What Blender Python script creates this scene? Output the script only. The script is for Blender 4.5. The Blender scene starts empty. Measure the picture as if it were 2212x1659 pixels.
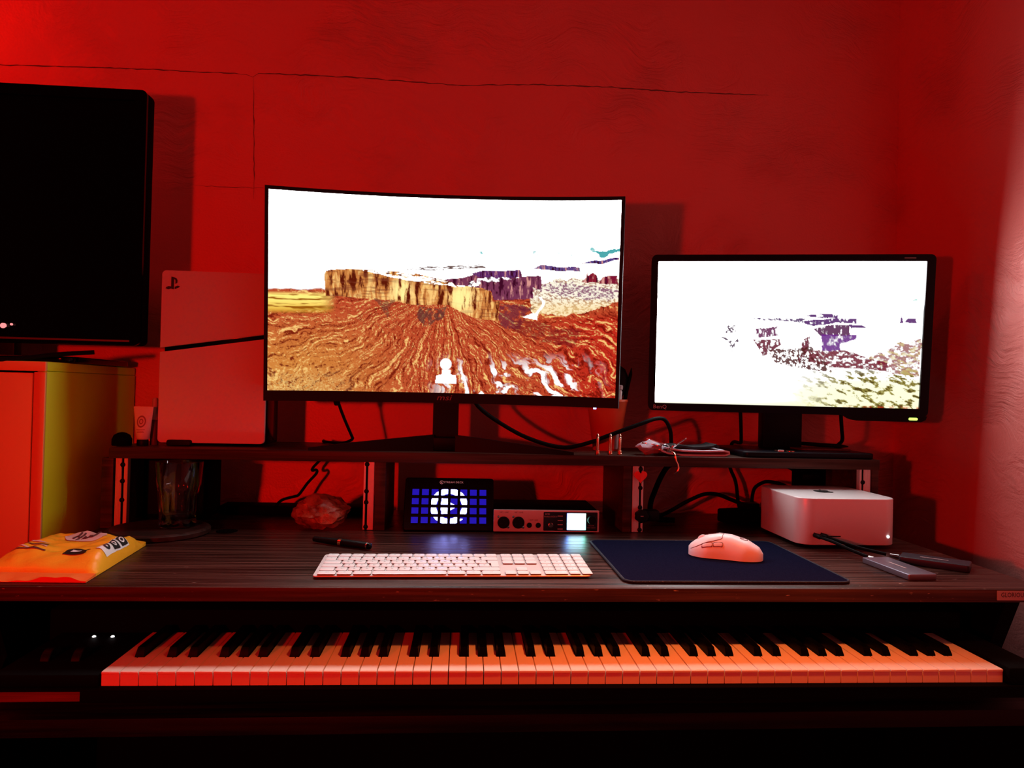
import bpy, bmesh, math, random
import numpy as np
from mathutils import Matrix, Vector
random.seed(7)
PI = math.pi
Z0 = 0.76            # height of the desk top above the floor; all z below are measured from the desk top
SC = bpy.context.scene
COL = SC.collection

# ------------------------------------------------------------------ camera
yaw, pitch, roll = math.radians(4.23), math.radians(0.756), math.radians(1.31)
fw = Vector((math.sin(yaw)*math.cos(pitch), math.cos(yaw)*math.cos(pitch), math.sin(pitch)))
rt = Vector((math.cos(yaw), -math.sin(yaw), 0)); up = rt.cross(fw)
r2 = rt*math.cos(roll) + up*math.sin(roll); u2 = up*math.cos(roll) - rt*math.sin(roll)
cam = bpy.data.cameras.new('camera'); camo = bpy.data.objects.new('camera', cam); COL.objects.link(camo)
cam.sensor_width = 36; cam.lens = 36*1537/2212; cam.clip_start = 0.01
m = Matrix((r2, u2, -fw)).transposed().to_4x4(); m.translation = (0.004, -1.029, 0.281+Z0)
camo.matrix_world = m; SC.camera = camo

# ------------------------------------------------------------------ world, lamps, exposure
wd = bpy.data.worlds.new('world'); SC.world = wd; wd.use_nodes = True
wd.node_tree.nodes['Background'].inputs[0].default_value = (0.02, 0.004, 0.003, 1)
wd.node_tree.nodes['Background'].inputs[1].default_value = 0.1
def lamp(name, loc, color, watts, radius):
    l = bpy.data.lights.new(name, 'POINT'); l.color = color; l.energy = watts; l.shadow_soft_size = radius
    o = bpy.data.objects.new(name, l); o.location = (loc[0], loc[1], loc[2]+Z0); COL.objects.link(o); return o
lamp('red_room_lamp', (-0.65, -1.12, 0.30), (1, 0.005, 0.001), 41, 0.03)
lamp('red_wall_fill', (-1.50, 0.22, 1.35), (1, 0.004, 0.001), 9, 0.04)  # added out-of-view fill, brightens the upper left of the back wall
sp = bpy.data.lights.new('orange_key_fill', 'SPOT'); sp.color = (1, 0.17, 0.03); sp.energy = 62; sp.spot_size = math.radians(80); sp.spot_blend = 1.0; sp.shadow_soft_size = 0.05  # unseen spot added to brighten the piano keys in orange
spo = bpy.data.objects.new('orange_key_fill', sp); COL.objects.link(spo); spo.location = (0.50, -0.28, 0.95+Z0)
spo.rotation_euler = (Vector((0.34, -0.36, -0.10))-Vector((0.50, -0.28, 0.95))).to_track_quat('-Z', 'Y').to_euler()
MSI_POWER, BENQ_POWER = 1.0, 1.0
SC.view_settings.view_transform = 'Standard'
try: SC.view_settings.look = 'None'
except Exception: pass
SC.cycles.max_bounces = 6; SC.cycles.diffuse_bounces = 3; SC.cycles.glossy_bounces = 3; SC.cycles.transmission_bounces = 6; SC.cycles.caustics_reflective = False; SC.cycles.caustics_refractive = False
SC.cycles.use_light_tree = False
SC.view_settings.exposure = 0.0; SC.view_settings.gamma = 1.0; SC.view_settings.use_curve_mapping = False

# ------------------------------------------------------------------ materials
def mat(name, col, rough=0.5, metal=0.0, spec=0.5, emit=None, es=1.0, trans=0.0, ior=1.45, coat=0.0):
    m = bpy.data.materials.new(name); m.use_nodes = True
    b = m.node_tree.nodes['Principled BSDF']
    b.inputs['Base Color'].default_value = (*col, 1); b.inputs['Roughness'].default_value = rough
    b.inputs['Metallic'].default_value = metal; b.inputs['Specular IOR Level'].default_value = spec
    b.inputs['Transmission Weight'].default_value = trans; b.inputs['IOR'].default_value = ior
    b.inputs['Coat Weight'].default_value = coat
    if emit: b.inputs['Emission Color'].default_value = (*emit, 1); b.inputs['Emission Strength'].default_value = es
    return m
def N(m, t, **kw):
    n = m.node_tree.nodes.new(t)
    for k, v in kw.items(): setattr(n, k, v)
    return n
def L(m, a, b): m.node_tree.links.new(a, b)
def grainy(m, scale, strength, vec=(1, 1, 1), colvar=None, dist=0.002, detail=4, rough_var=None):
    """object-space noise: fine relief, optional colour variation"""
    b = m.node_tree.nodes['Principled BSDF']
    tc = N(m, 'ShaderNodeTexCoord'); mp = N(m, 'ShaderNodeMapping'); mp.inputs['Scale'].default_value = vec
    L(m, tc.outputs['Object'], mp.inputs['Vector'])
    nz = N(m, 'ShaderNodeTexNoise'); nz.inputs['Scale'].default_value = scale; nz.inputs['Detail'].default_value = detail
    nz.inputs['Roughness'].default_value = 0.65
    L(m, mp.outputs[0], nz.inputs['Vector'])
    if strength:
        bp = N(m, 'ShaderNodeBump'); bp.inputs['Strength'].default_value = strength; bp.inputs['Distance'].default_value = dist
        L(m, nz.outputs['Fac'], bp.inputs['Height']); L(m, bp.outputs[0], b.inputs['Normal'])
    if colvar:
        cr = N(m, 'ShaderNodeValToRGB'); e = cr.color_ramp.elements
        e[0].position, e[1].position = colvar[2], colvar[3]
        e[0].color = (*colvar[0], 1); e[1].color = (*colvar[1], 1)
        L(m, nz.outputs['Fac'], cr.inputs[0]); L(m, cr.outputs[0], b.inputs['Base Color'])
    if rough_var:
        mr = N(m, 'ShaderNodeMapRange'); mr.inputs[3].default_value, mr.inputs[4].default_value = rough_var
        mr.inputs[1].default_value, mr.inputs[2].default_value = 0.3, 0.7
        L(m, nz.outputs['Fac'], mr.inputs[0]); L(m, mr.outputs[0], b.inputs['Roughness'])
    return m
def plaster(name, col):
    m = mat(name, col, 0.33, spec=0.5); b = m.node_tree.nodes['Principled BSDF']
    tc = N(m, 'ShaderNodeTexCoord')
    wv = N(m, 'ShaderNodeTexNoise'); wv.inputs['Scale'].default_value = 2.3; wv.inputs['Detail'].default_value = 3
    L(m, tc.outputs['Object'], wv.inputs['Vector'])
    add = N(m, 'ShaderNodeVectorMath', operation='MULTIPLY_ADD'); add.inputs[1].default_value = (0.5, 0.5, 0.5)
    L(m, wv.outputs['Color'], add.inputs[0]); L(m, tc.outputs['Object'], add.inputs[2])
    mp = N(m, 'ShaderNodeMapping'); mp.inputs['Scale'].default_value = (9, 9, 42); mp.inputs['Rotation'].default_value = (0.5, 0.7, 0.3)
    L(m, add.outputs[0], mp.inputs['Vector'])
    st = N(m, 'ShaderNodeTexNoise'); st.inputs['Scale'].default_value = 1.6; st.inputs['Detail'].default_value = 5; st.inputs['Roughness'].default_value = 0.6
    L(m, mp.outputs[0], st.inputs['Vector'])
    patch = N(m, 'ShaderNodeTexNoise'); patch.inputs['Scale'].default_value = 3.5; patch.inputs['Detail'].default_value = 2
    L(m, tc.outputs['Object'], patch.inputs['Vector'])
    pr = N(m, 'ShaderNodeMapRange'); pr.inputs[1].default_value, pr.inputs[2].default_value = 0.42, 0.62
    L(m, patch.outputs['Fac'], pr.inputs[0])
    mul = N(m, 'ShaderNodeMath', operation='MULTIPLY'); L(m, st.outputs['Fac'], mul.inputs[0]); L(m, pr.outputs[0], mul.inputs[1])
    fine = N(m, 'ShaderNodeTexNoise'); fine.inputs['Scale'].default_value = 210; fine.inputs['Detail'].default_value = 3
    L(m, tc.outputs['Object'], fine.inputs['Vector'])
    mx = N(m, 'ShaderNodeMath', operation='MULTIPLY_ADD'); mx.inputs[1].default_value = 0.07
    L(m, fine.outputs['Fac'], mx.inputs[0]); L(m, mul.outputs[0], mx.inputs[2])
    bp = N(m, 'ShaderNodeBump'); bp.inputs['Strength'].default_value = 1.0; bp.inputs['Distance'].default_value = 0.011
    L(m, mx.outputs[0], bp.inputs['Height']); L(m, bp.outputs[0], b.inputs['Normal'])
    return m
def wood(name, c0, c1, rough=(0.28, 0.5), vec=(3, 90, 90), bump=0.25, wear=None):
    m = mat(name, c0, 0.4, spec=0.2)
    grainy(m, 1.0, bump, vec, (c0, c1, 0.42, 0.68), 0.001, 8, rough)
    if wear:      # pale chips and scratches in the finish
        b = m.node_tree.nodes['Principled BSDF']
        src = b.inputs['Base Color'].links[0].from_socket
        tc = N(m, 'ShaderNodeTexCoord'); mp = N(m, 'ShaderNodeMapping'); mp.inputs['Scale'].default_value = (22, 60, 90)
        L(m, tc.outputs['Object'], mp.inputs['Vector'])
        n1 = N(m, 'ShaderNodeTexNoise'); n1.inputs['Scale'].default_value = 3.0; n1.inputs['Detail'].default_value = 6
        L(m, mp.outputs[0], n1.inputs['Vector'])
        r = N(m, 'ShaderNodeMapRange'); r.inputs[1].default_value, r.inputs[2].default_value = wear[0], wear[0]+0.05
        L(m, n1.outputs['Fac'], r.inputs[0])
        n2 = N(m, 'ShaderNodeTexNoise'); n2.inputs['Scale'].default_value = 3.2; L(m, tc.outputs['Object'], n2.inputs['Vector'])
        r2_ = N(m, 'ShaderNodeMapRange'); r2_.inputs[1].default_value, r2_.inputs[2].default_value = 0.45, 0.6
        L(m, n2.outputs['Fac'], r2_.inputs[0])
        mu = N(m, 'ShaderNodeMath', operation='MULTIPLY'); L(m, r.outputs[0], mu.inputs[0]); L(m, r2_.outputs[0], mu.inputs[1])
        mix = N(m, 'ShaderNodeMix', data_type='RGBA'); L(m, mu.outputs[0], mix.inputs[0]); L(m, src, mix.inputs[6])
        mix.inputs[7].default_value = (*wear[1], 1); L(m, mix.outputs[2], b.inputs['Base Color'])
    return m
def painted_light(name, strength, rough=0.3):
    """lit display: emission from the picture stored on the mesh"""
    m = mat(name, (0.002, 0.002, 0.002), rough); b = m.node_tree.nodes['Principled BSDF']
    a = N(m, 'ShaderNodeAttribute'); a.attribute_name = 'picture'
    L(m, a.outputs['Color'], b.inputs['Emission Color']); b.inputs['Emission Strength'].default_value = strength
    return m

M = {}
M['wall'] = plaster('wall_plaster', (0.85, 0.30, 0.27))
M['ceiling'] = mat('ceiling_paint', (0.10, 0.09, 0.09), 0.8)
M['darkwall'] = mat('dark_wall_paint', (0.05, 0.045, 0.045), 0.8)
M['floor'] = wood('floor_wood', (0.03, 0.015, 0.01), (0.06, 0.03, 0.02))
M['crack'] = mat('plaster_crack', (0.16, 0.12, 0.11), 0.9)
M['desk'] = wood('desk_wood', (0.012, 0.004, 0.003), (0.11, 0.042, 0.030), (0.20, 0.52), (3.0, 190, 190), 0.5, (0.70, (0.5, 0.38, 0.32)))
M['edge'] = wood('desk_edge_wood', (0.035, 0.014, 0.010), (0.095, 0.045, 0.03), (0.4, 0.6), (3, 60, 120), 0.2, (0.66, (0.4, 0.28, 0.22)))
M['shelfwood'] = wood('shelf_wood', (0.03, 0.014, 0.010), (0.085, 0.042, 0.03), (0.35, 0.55), (3, 80, 110), 0.2)
M['traywood'] = wood('tray_wood', (0.10, 0.035, 0.025), (0.2, 0.08, 0.05), (0.4, 0.6), (3, 60, 120), 0.2)
M['darkwood'] = wood('dark_wood', (0.002, 0.0013, 0.001), (0.012, 0.007, 0.005), (0.5, 0.7), (3, 60, 90), 0.2)
M['black'] = mat('black_plastic', (0.002, 0.002, 0.0025), 0.5, spec=0.18)
M['blackgloss'] = mat('black_gloss', (0.0012, 0.0012, 0.0015), 0.14, spec=0.2)
M['blackmatte'] = mat('black_matte', (0.0012, 0.0012, 0.0012), 0.8, spec=0.06)
M['rubber'] = mat('black_rubber', (0.0015, 0.0015, 0.002), 0.6, spec=0.12)
M['navyplastic'] = mat('navy_plastic', (0.0015, 0.0018, 0.006), 0.45, spec=0.2)
M['alu'] = grainy(mat('brushed_aluminium', (0.86, 0.84, 0.84), 0.34, 0.25), 900, 0.05)
M['paleal'] = mat('pale_aluminium', (0.93, 0.92, 0.93), 0.34, 0.12)
M['railalu'] = mat('rail_aluminium', (0.75, 0.68, 0.66), 0.45, 0.35)
M['silver'] = mat('silver_metal', (0.75, 0.74, 0.74), 0.25, 1.0)
M['copper'] = mat('copper_metal', (0.95, 0.55, 0.38), 0.22, 1.0)
M['chrome'] = mat('dark_chrome', (0.35, 0.33, 0.33), 0.2, 1.0)
M['white'] = mat('white_plastic', (0.78, 0.76, 0.75), 0.45)
M['whitegloss'] = mat('white_gloss', (0.70, 0.66, 0.66), 0.16, coat=0.4)
M['keycap'] = mat('keycap_white', (0.86, 0.85, 0.85), 0.4)
M['keyshade'] = mat('key_side_shade', (0.22, 0.19, 0.19), 0.6)  # dark grey paints a shadow outline onto the white key sides
M['legend'] = mat('legend_grey', (0.25, 0.24, 0.24), 0.6)
M['ivory'] = mat('piano_white', (0.80, 0.72, 0.60), 0.32)
M['ebony'] = mat('piano_black', (0.0012, 0.001, 0.001), 0.45, spec=0.05)
M['lime'] = grainy(mat('lime_paint', (0.60, 0.92, 0.010), 0.5), 60, 0.06)
M['frontpaint'] = grainy(mat('orange_paint', (0.85, 0.40, 0.12), 0.45), 40, 0.08)
M['glass'] = mat('clear_glass', (1, 1, 1), 0.0, trans=1.0, ior=1.48)
M['bag'] = grainy(mat('orange_film', (0.95, 0.42, 0.02), 0.3), 45, 0.25, dist=0.004)
M['bagred'] = grainy(mat('red_film', (0.90, 0.16, 0.02), 0.5), 50, 0.25, (1, 4, 1), dist=0.003)
M['bagwhite'] = mat('white_print', (0.85, 0.80, 0.78), 0.4)
M['bagpink'] = mat('pale_print', (0.75, 0.45, 0.40), 0.4)
M['print'] = mat('black_print', (0.006, 0.006, 0.006), 0.5)
M['rock'] = grainy(mat('amber_rock', (0.55, 0.14, 0.06), 0.18, spec=0.8, coat=0.5), 26, 0.7, (1, 1, 1), ((0.22, 0.035, 0.02), (0.75, 0.30, 0.15), 0.35, 0.7), 0.01, 6)
b_ = M['rock'].node_tree.nodes['Principled BSDF']; b_.inputs['Transmission Weight'].default_value = 0.25
M['coaster'] = grainy(wood('coaster_wood', (0.02, 0.010, 0.008), (0.05, 0.022, 0.016), (0.4, 0.6)), 1, 0)
M['pad'] = grainy(mat('pad_cloth', (0.016, 0.017, 0.040), 0.95, spec=0.0), 700, 0.25, (1, 1, 1), ((0.004, 0.0045, 0.016), (0.010, 0.011, 0.032), 0.3, 0.7))
M['padedge'] = grainy(mat('pad_stitching', (0.01, 0.01, 0.025), 0.8), 420, 0.5, (1, 1, 1), ((0.006, 0.006, 0.018), (0.16, 0.15, 0.2), 0.6, 0.8))
M['mouse'] = mat('mouse_shell', (0.95, 0.84, 0.86), 0.38)
M['seam'] = mat('mouse_seam', (0.16, 0.06, 0.07), 0.6)
M['cupred'] = mat('cup_red_plastic', (0.75, 0.10, 0.03), 0.4)
M['heart'] = mat('heart_red', (0.85, 0.03, 0.02), 0.4)
M['cloth'] = grainy(mat('cloth_white', (0.62, 0.58, 0.66), 0.85), 300, 0.3)
M['clothdark'] = grainy(mat('cloth_black', (0.006, 0.005, 0.008), 0.9), 300, 0.3)
M['ssdgrey'] = mat('ssd_grey', (0.20, 0.19, 0.25), 0.35, 0.6)
M['ssdblack'] = mat('ssd_black', (0.02, 0.015, 0.025), 0.45)
M['wallet'] = mat('maroon_leather', (0.10, 0.03, 0.03), 0.5)
M['facepanel'] = mat('pink_silver_panel', (0.66, 0.58, 0.57), 0.45, 0.2)
M['facedark'] = mat('dark_blue_panel', (0.006, 0.007, 0.016), 0.3)
M['label'] = mat('label_silver', (0.42, 0.33, 0.34), 0.5)
M['dullred'] = mat('dull_logo', (0.30, 0.12, 0.12), 0.5)
M['greyprint'] = mat('grey_print', (0.55, 0.45, 0.45), 0.5)
M['whiteprint'] = mat('white_lettering', (0.8, 0.74, 0.74), 0.5, emit=(1, 0.85, 0.85), es=0.12)
M['ledwhite'] = mat('white_led', (1, 1, 1), 0.4, emit=(1, 1, 1), es=3)
M['ledblue'] = mat('blue_led', (0.1, 0.1, 1), 0.4, emit=(0.15, 0.22, 1), es=9)
M['ledgreen'] = mat('green_led', (0.4, 1, 0.1), 0.4, emit=(0.6, 1, 0.18), es=1.3)
M['ledred'] = mat('red_led', (1, 0.3, 0.3), 0.4, emit=(1, 0.35, 0.35), es=1.0)
M['msi'] = painted_light('large_display', MSI_POWER)
M['benq'] = painted_light('small_display', BENQ_POWER)
M['decklight'] = painted_light('deck_keys', 1.0, 0.4)
M['facelight'] = painted_light('unit_display', 1.0)

# ------------------------------------------------------------------ mesh helpers
class MB:
    def __init__(s, mtx=None): s.v = []; s.f = []; s.M = mtx
    def add(s, vs, fs):
        o = len(s.v)
        s.v += [tuple(s.M @ Vector(p)) if s.M is not None else tuple(p) for p in vs]
        s.f += [tuple(i+o for i in f) for f in fs]; return s
    def box(s, x0, x1, y0, y1, z0, z1, bev=0.0, seg=2):
        vs = [(x, y, z) for x in (x0, x1) for y in (y0, y1) for z in (z0, z1)]
        fs = [(0, 1, 3, 2), (4, 6, 7, 5), (0, 4, 5, 1), (2, 3, 7, 6), (0, 2, 6, 4), (1, 5, 7, 3)]
        if bev:
            bm = bmesh.new(); bv = [bm.verts.new(p) for p in vs]
            for f in fs: bm.faces.new([bv[i] for i in f])
            bmesh.ops.bevel(bm, geom=list(bm.edges), offset=bev, segments=seg, profile=0.5, affect='EDGES')
            bm.verts.index_update(); vs = [v.co[:] for v in bm.verts]; fs = [[v.index for v in f.verts] for f in bm.faces]; bm.free()
        return s.add(vs, fs)
    def rings(s, rs, caps=True, closed=True):
        """skin a list of rings with equal point counts"""
        n = len(rs[0]); vs = [p for r in rs for p in r]; fs = []
        for i in range(len(rs)-1):
            for j in range(n if closed else n-1):
                a, b = i*n+j, i*n+(j+1) % n
                fs.append((a, b, b+n, a+n))
        if caps: fs.append(tuple(range(n))[::-1]); fs.append(tuple(range((len(rs)-1)*n, len(rs)*n)))
        return s.add(vs, fs)
    def lathe(s, prof, n=24, c=(0, 0), mod=None):
        rs = []
        for r, z in prof:
            rs.append([(c[0]+(r*(mod(t, z) if mod else 1))*math.cos(t), c[1]+(r*(mod(t, z) if mod else 1))*math.sin(t), z) for t in [2*PI*k/n for k in range(n)]])
        return s.rings(rs)
    def tube(s, pts, r, n=8, smooth=0, caps=True):
        pts = [Vector(p) for p in pts]
        rad = list(r) if isinstance(r, (list, tuple)) else [r]*len(pts)
        if smooth:
            q = []; rr_ = []
            for i in range(len(pts)-1):
                p0, p1, p2, p3 = pts[max(i-1, 0)], pts[i], pts[i+1], pts[min(i+2, len(pts)-1)]
                for k in range(smooth):
                    t = k/smooth
                    q.append(0.5*((2*p1)+(p2-p0)*t+(2*p0-5*p1+4*p2-p3)*t*t+(3*p1-p0-3*p2+p3)*t**3)); rr_.append(rad[i]*(1-t)+rad[i+1]*t)
            q.append(pts[-1]); rr_.append(rad[-1]); pts, rad = q, rr_
        rs = []; ref = None
        for i, p in enumerate(pts):
            d = (pts[min(i+1, len(pts)-1)]-pts[max(i-1, 0)]).normalized()
            if ref is None: ref = d.orthogonal().normalized()
            a = (ref-d*ref.dot(d)).normalized(); b = d.cross(a); ref = a
            rs.append([tuple(p+a*rad[i]*math.cos(t)+b*rad[i]*math.sin(t)) for t in [2*PI*k/n for k in range(n)]])
        return s.rings(rs, caps)
    def prism(s, poly, a0, a1, axis='z', bev=0.0):
        """extrude a 2-d outline; axis z: (x,y), axis y: (x,z), axis x: (y,z)"""
        f = {'z': lambda p, a: (p[0], p[1], a), 'y': lambda p, a: (p[0], a, p[1]), 'x': lambda p, a: (a, p[0], p[1])}[axis]
        return s.rings([[f(p, a0) for p in poly], [f(p, a1) for p in poly]])
    def slab(s, w, h, r, a0, a1, e, axis='z', c=(0, 0), n=6, both=True):
        """rounded rectangle with rounded edges"""
        f = {'z': lambda p, a: (p[0], p[1], a), 'y': lambda p, a: (p[0], a, p[1]), 'x': lambda p, a: (a, p[0], p[1])}[axis]
        d = 1 if a1 > a0 else -1; st = []
        K = 4
        if both: st += [(e*(1-math.sin(k*PI/2/K)), a0+d*e*(1-math.cos(k*PI/2/K))) for k in range(K)]
        else: st += [(0, a0)]
        st += [(e*(1-math.cos(k*PI/2/K)), a1-d*e*(1-math.sin(k*PI/2/K))) for k in range(K+1)]
        return s.rings([[f(p, a) for p in rrect(w-2*i, h-2*i, max(r-i, 1e-4), n, c)] for i, a in st])
    def frame(s, w, h, r, wi, hi, ri, a0, a1, axis='y', c=(0, 0), ci=(0, 0), n=6):
        """rounded rectangular ring"""
        f = {'z': lambda p, a: (p[0], p[1], a), 'y': lambda p, a: (p[0], a, p[1])}[axis]
        o = rrect(w, h, r, n, c); q = rrect(wi, hi, ri, n, ci)
        R = [[f(p, a0) for p in q], [f(p, a0) for p in o], [f(p, a1) for p in o], [f(p, a1) for p in q], [f(p, a0) for p in q]]
        return s.rings(R, caps=False)
    def mesh(s, name):
        me = bpy.data.meshes.new(name); me.from_pydata(s.v, [], s.f)
        bm = bmesh.new(); bm.from_mesh(me); bmesh.ops.remove_doubles(bm, verts=bm.verts, dist=1e-7)
        bmesh.ops.recalc_face_normals(bm, faces=bm.faces); bm.to_mesh(me); bm.free()
        for p in me.polygons: p.use_smooth = True
        me.set_sharp_from_angle(angle=math.radians(38)); return me
def rrect(w, h, r, n=6, c=(0, 0)):
    r = min(r, w/2-1e-5, h/2-1e-5); out = []
    for k, (sx, sy) in enumerate(((1, 1), (-1, 1), (-1, -1), (1, -1))):
        for j in range(n+1):
            t = PI/2*(k+j/n); out.append((c[0]+sx*(w/2-r)+r*math.cos(t), c[1]+sy*(h/2-r)+r*math.sin(t)))
    return out
def link(name, me, material, parent=None, loc=None):
    o = bpy.data.objects.new(name, me); COL.objects.link(o)
    if material is not None and not me.materials: me.materials.append(M[material] if isinstance(material, str) else material)
    if parent is not None: o.parent = parent
    if loc is not None: o.location = loc
    return o
def part(name, mb, material, parent, label=None, loc=None):
    o = link(name, mb.mesh(name), material, parent, loc)
    if label: o['label'] = label
    return o
def tag(o, label, cat, group=None):
    o['label'] = label; o['category'] = cat
    if group: o['group'] = group
    return o
def thing(name, label, cat, loc, rz=0, group=None):
    o = bpy.data.objects.new(name, None); COL.objects.link(o); o.empty_display_size = 0.05
    o.location = (loc[0], loc[1], loc[2]+Z0); o.rotation_euler = (0, 0, rz); return tag(o, label, cat, group)
def single(name, mb, material, label, cat, loc, rz=0, group=None):
    o = link(name, mb.mesh(name), material); o.location = (loc[0], loc[1], loc[2]+Z0); o.rotation_euler = (0, 0, rz)
    return tag(o, label, cat, group)
def struct(name, mb, material):
    o = link(name, mb.mesh(name), material); o['kind'] = 'structure'; return o
_tc = {}
def text_mesh(body, size, spacing=1.0, shear=0.0):
    cu = bpy.data.curves.new('lettering', 'FONT'); cu.body = body; cu.size = size; cu.align_x = 'CENTER'; cu.align_y = 'CENTER'
    cu.space_character = spacing; cu.shear = shear; cu.resolution_u = 2
    o = bpy.data.objects.new('lettering', cu); me = bpy.data.meshes.new_from_object(o)
    bpy.data.objects.remove(o); bpy.data.curves.remove(cu); return me
def text(name, body, size, mtx, material, parent, spacing=1.0, shear=0.0, xs=1.0):
    me = text_mesh(body, size, spacing, shear); me.transform(mtx @ Matrix.Diagonal((xs, 1, 1, 1)))
    return link(name, me, material, parent)
FACE = Matrix.Rotation(PI/2, 4, 'X')                 # text standing upright, facing the camera side (-y)
def T(x, y, z): return Matrix.Translation((x, y, z))

# value noise used to draw the pictures on the displays
def vnoise(x, y, seed=0):
    xi = np.floor(x).astype(np.int64); yi = np.floor(y).astype(np.int64); xf = x-xi; yf = y-yi
    def h(a, b):
        n = (a*374761393 + b*668265263 + seed*1442695041) & 0xffffffff
        n = ((n ^ (n >> 13))*1274126177) & 0xffffffff
        return ((n ^ (n >> 16)) & 0xffff)/65535.0
    u = xf*xf*(3-2*xf); v = yf*yf*(3-2*yf)
    return (h(xi, yi)*(1-u)+h(xi+1, yi)*u)*(1-v)+(h(xi, yi+1)*(1-u)+h(xi+1, yi+1)*u)*v
def fbm(x, y, seed=0, o=4):
    s = 0; a = 0.5; t = 0
    for k in range(o): s = s+a*vnoise(x*2**k, y*2**k, seed+k*17); t += a; a *= 0.55
    return s/t
def inpoly(U, V, P):
    ins = np.zeros(U.shape, bool); j = len(P)-1
    for i in range(len(P)):
        (xi, yi), (xj, yj) = P[i], P[j]
        if yi != yj:
            cnd = ((yi > V) != (yj > V)) & (U < (xj-xi)*(V-yi)/(yj-yi)+xi); ins ^= cnd
        j = i
    return ins
def S(r, g, b): return np.array([(c/255.0)**2.2 for c in (r, g, b)])
def blend(C, mask, col):
    m = np.asarray(mask, float)[..., None]; return C*(1-m)+np.asarray(col)*m
def sstep(a, b, x): t = np.clip((x-a)/(b-a), 0, 1); return t*t*(3-2*t)
def picture_grid(name, pos, nx, ny, paint, material, parent):
    """grid mesh over s,t in 0..1 (t downwards) with a colour per vertex"""
    s, t = np.meshgrid(np.linspace(0, 1, nx+1), np.linspace(0, 1, ny+1))
    P = pos(s, t).reshape(-1, 3).astype(np.float32); C = paint(s, t).reshape(-1, 3)
    i = (np.arange(ny)[:, None]*(nx+1)+np.arange(nx)[None]).ravel()
    F = np.stack([i, i+nx+1, i+nx+2, i+1], 1).ravel().astype(np.int32)
    me = bpy.data.meshes.new(name); me.vertices.add(len(P)); me.vertices.foreach_set('co', P.ravel())
    me.loops.add(len(F)); me.loops.foreach_set('vertex_index', F)
    me.polygons.add(nx*ny); me.polygons.foreach_set('loop_start', np.arange(0, 4*nx*ny, 4, dtype=np.int32))
    me.update(calc_edges=True)
    at = me.attributes.new('picture', 'FLOAT_COLOR', 'POINT')
    at.data.foreach_set('color', np.concatenate([C, np.ones((len(C), 1))], 1).astype(np.float32).ravel())
    return link(name, me, material, parent)

# ================================================================== THE ROOM
WX, WY, LX, FY, CH = 1.105, 0.70, -2.0, -2.5, 1.75    # right wall, back wall, left wall, front wall, ceiling (above desk top)
def shell(name, x0, x1, y0, y1, z0, z1, material):
    return struct(name, MB().box(x0, x1, y0, y1, z0+Z0, z1+Z0), material)
wall_back = shell('wall_back', LX, WX, WY, WY+0.12, -Z0, CH, 'wall')
shell('wall_right', WX, WX+0.12, FY, WY+0.12, -Z0, CH, 'wall')
shell('wall_left', LX-0.12, LX, FY, WY+0.12, -Z0, CH, 'darkwall')
shell('wall_front', LX-0.12, WX+0.12, FY-0.12, FY, -Z0, CH, 'darkwall')
shell('floor', LX-0.12, WX+0.12, FY-0.12, WY+0.12, -Z0-0.1, -Z0, 'floor')
shell('ceiling', LX-0.12, WX+0.12, FY-0.12, WY+0.12, CH, CH+0.1, 'ceiling')
def crack(pts, w):
    rnd = random.Random(len(pts)); q = []
    for (x0, z0), (x1, z1) in zip(pts[:-1], pts[1:]):
        n = max(2, int(math.hypot(x1-x0, z1-z0)/0.012))
        for k in range(n):
            t = k/n; q.append((x0+(x1-x0)*t+rnd.uniform(-1, 1)*0.0012, z0+(z1-z0)*t+rnd.uniform(-1, 1)*0.0012))
    q.append(pts[-1]); r0, r1, r2_ = [], [], []
    vs = []; fs = []
    for i, (x, z) in enumerate(q):
        a = q[max(i-1, 0)]; c = q[min(i+1, len(q)-1)]; d = math.hypot(c[0]-a[0], c[1]-a[1]) or 1
        nx, nz = -(c[1]-a[1])/d, (c[0]-a[0])/d; ww = w*rnd.uniform(0.35, 1)*min(1, i/6+0.1, (len(q)-1-i)/6+0.1)
        vs += [(x+nx*ww, WY-0.0002, z+Z0+nz*ww), (x, WY-0.0012, z+Z0), (x-nx*ww, WY-0.0002, z+Z0-nz*ww)]
    for i in range(len(q)-1):
        for k in (0, 1): fs.append((i*3+k, i*3+k+1, i*3+4+k, i*3+3+k))
    return part('crack', MB().add(vs, fs), 'crack', wall_back, 'thin crack in the plaster')
crack([(-1.9, 1.005), (-1.078, 1.017), (-0.735, 1.026), (-0.52, 1.027), (-0.503, 1.020)], 0.0017)
crack([(-0.503, 1.020), (-0.49, 1.031), (-0.272, 1.033), (-0.005, 1.028), (0.142, 1.039), (0.338, 1.044), (0.513, 1.041), (0.762, 1.045)], 0.0017)
crack([(-0.503, 1.020), (-0.500, 0.93), (-0.498, 0.873), (-0.494, 0.729)], 0.0013)
crack([(-0.632, 0.756), (-0.55, 0.755), (-0.472, 0.757)], 0.0009)

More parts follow.
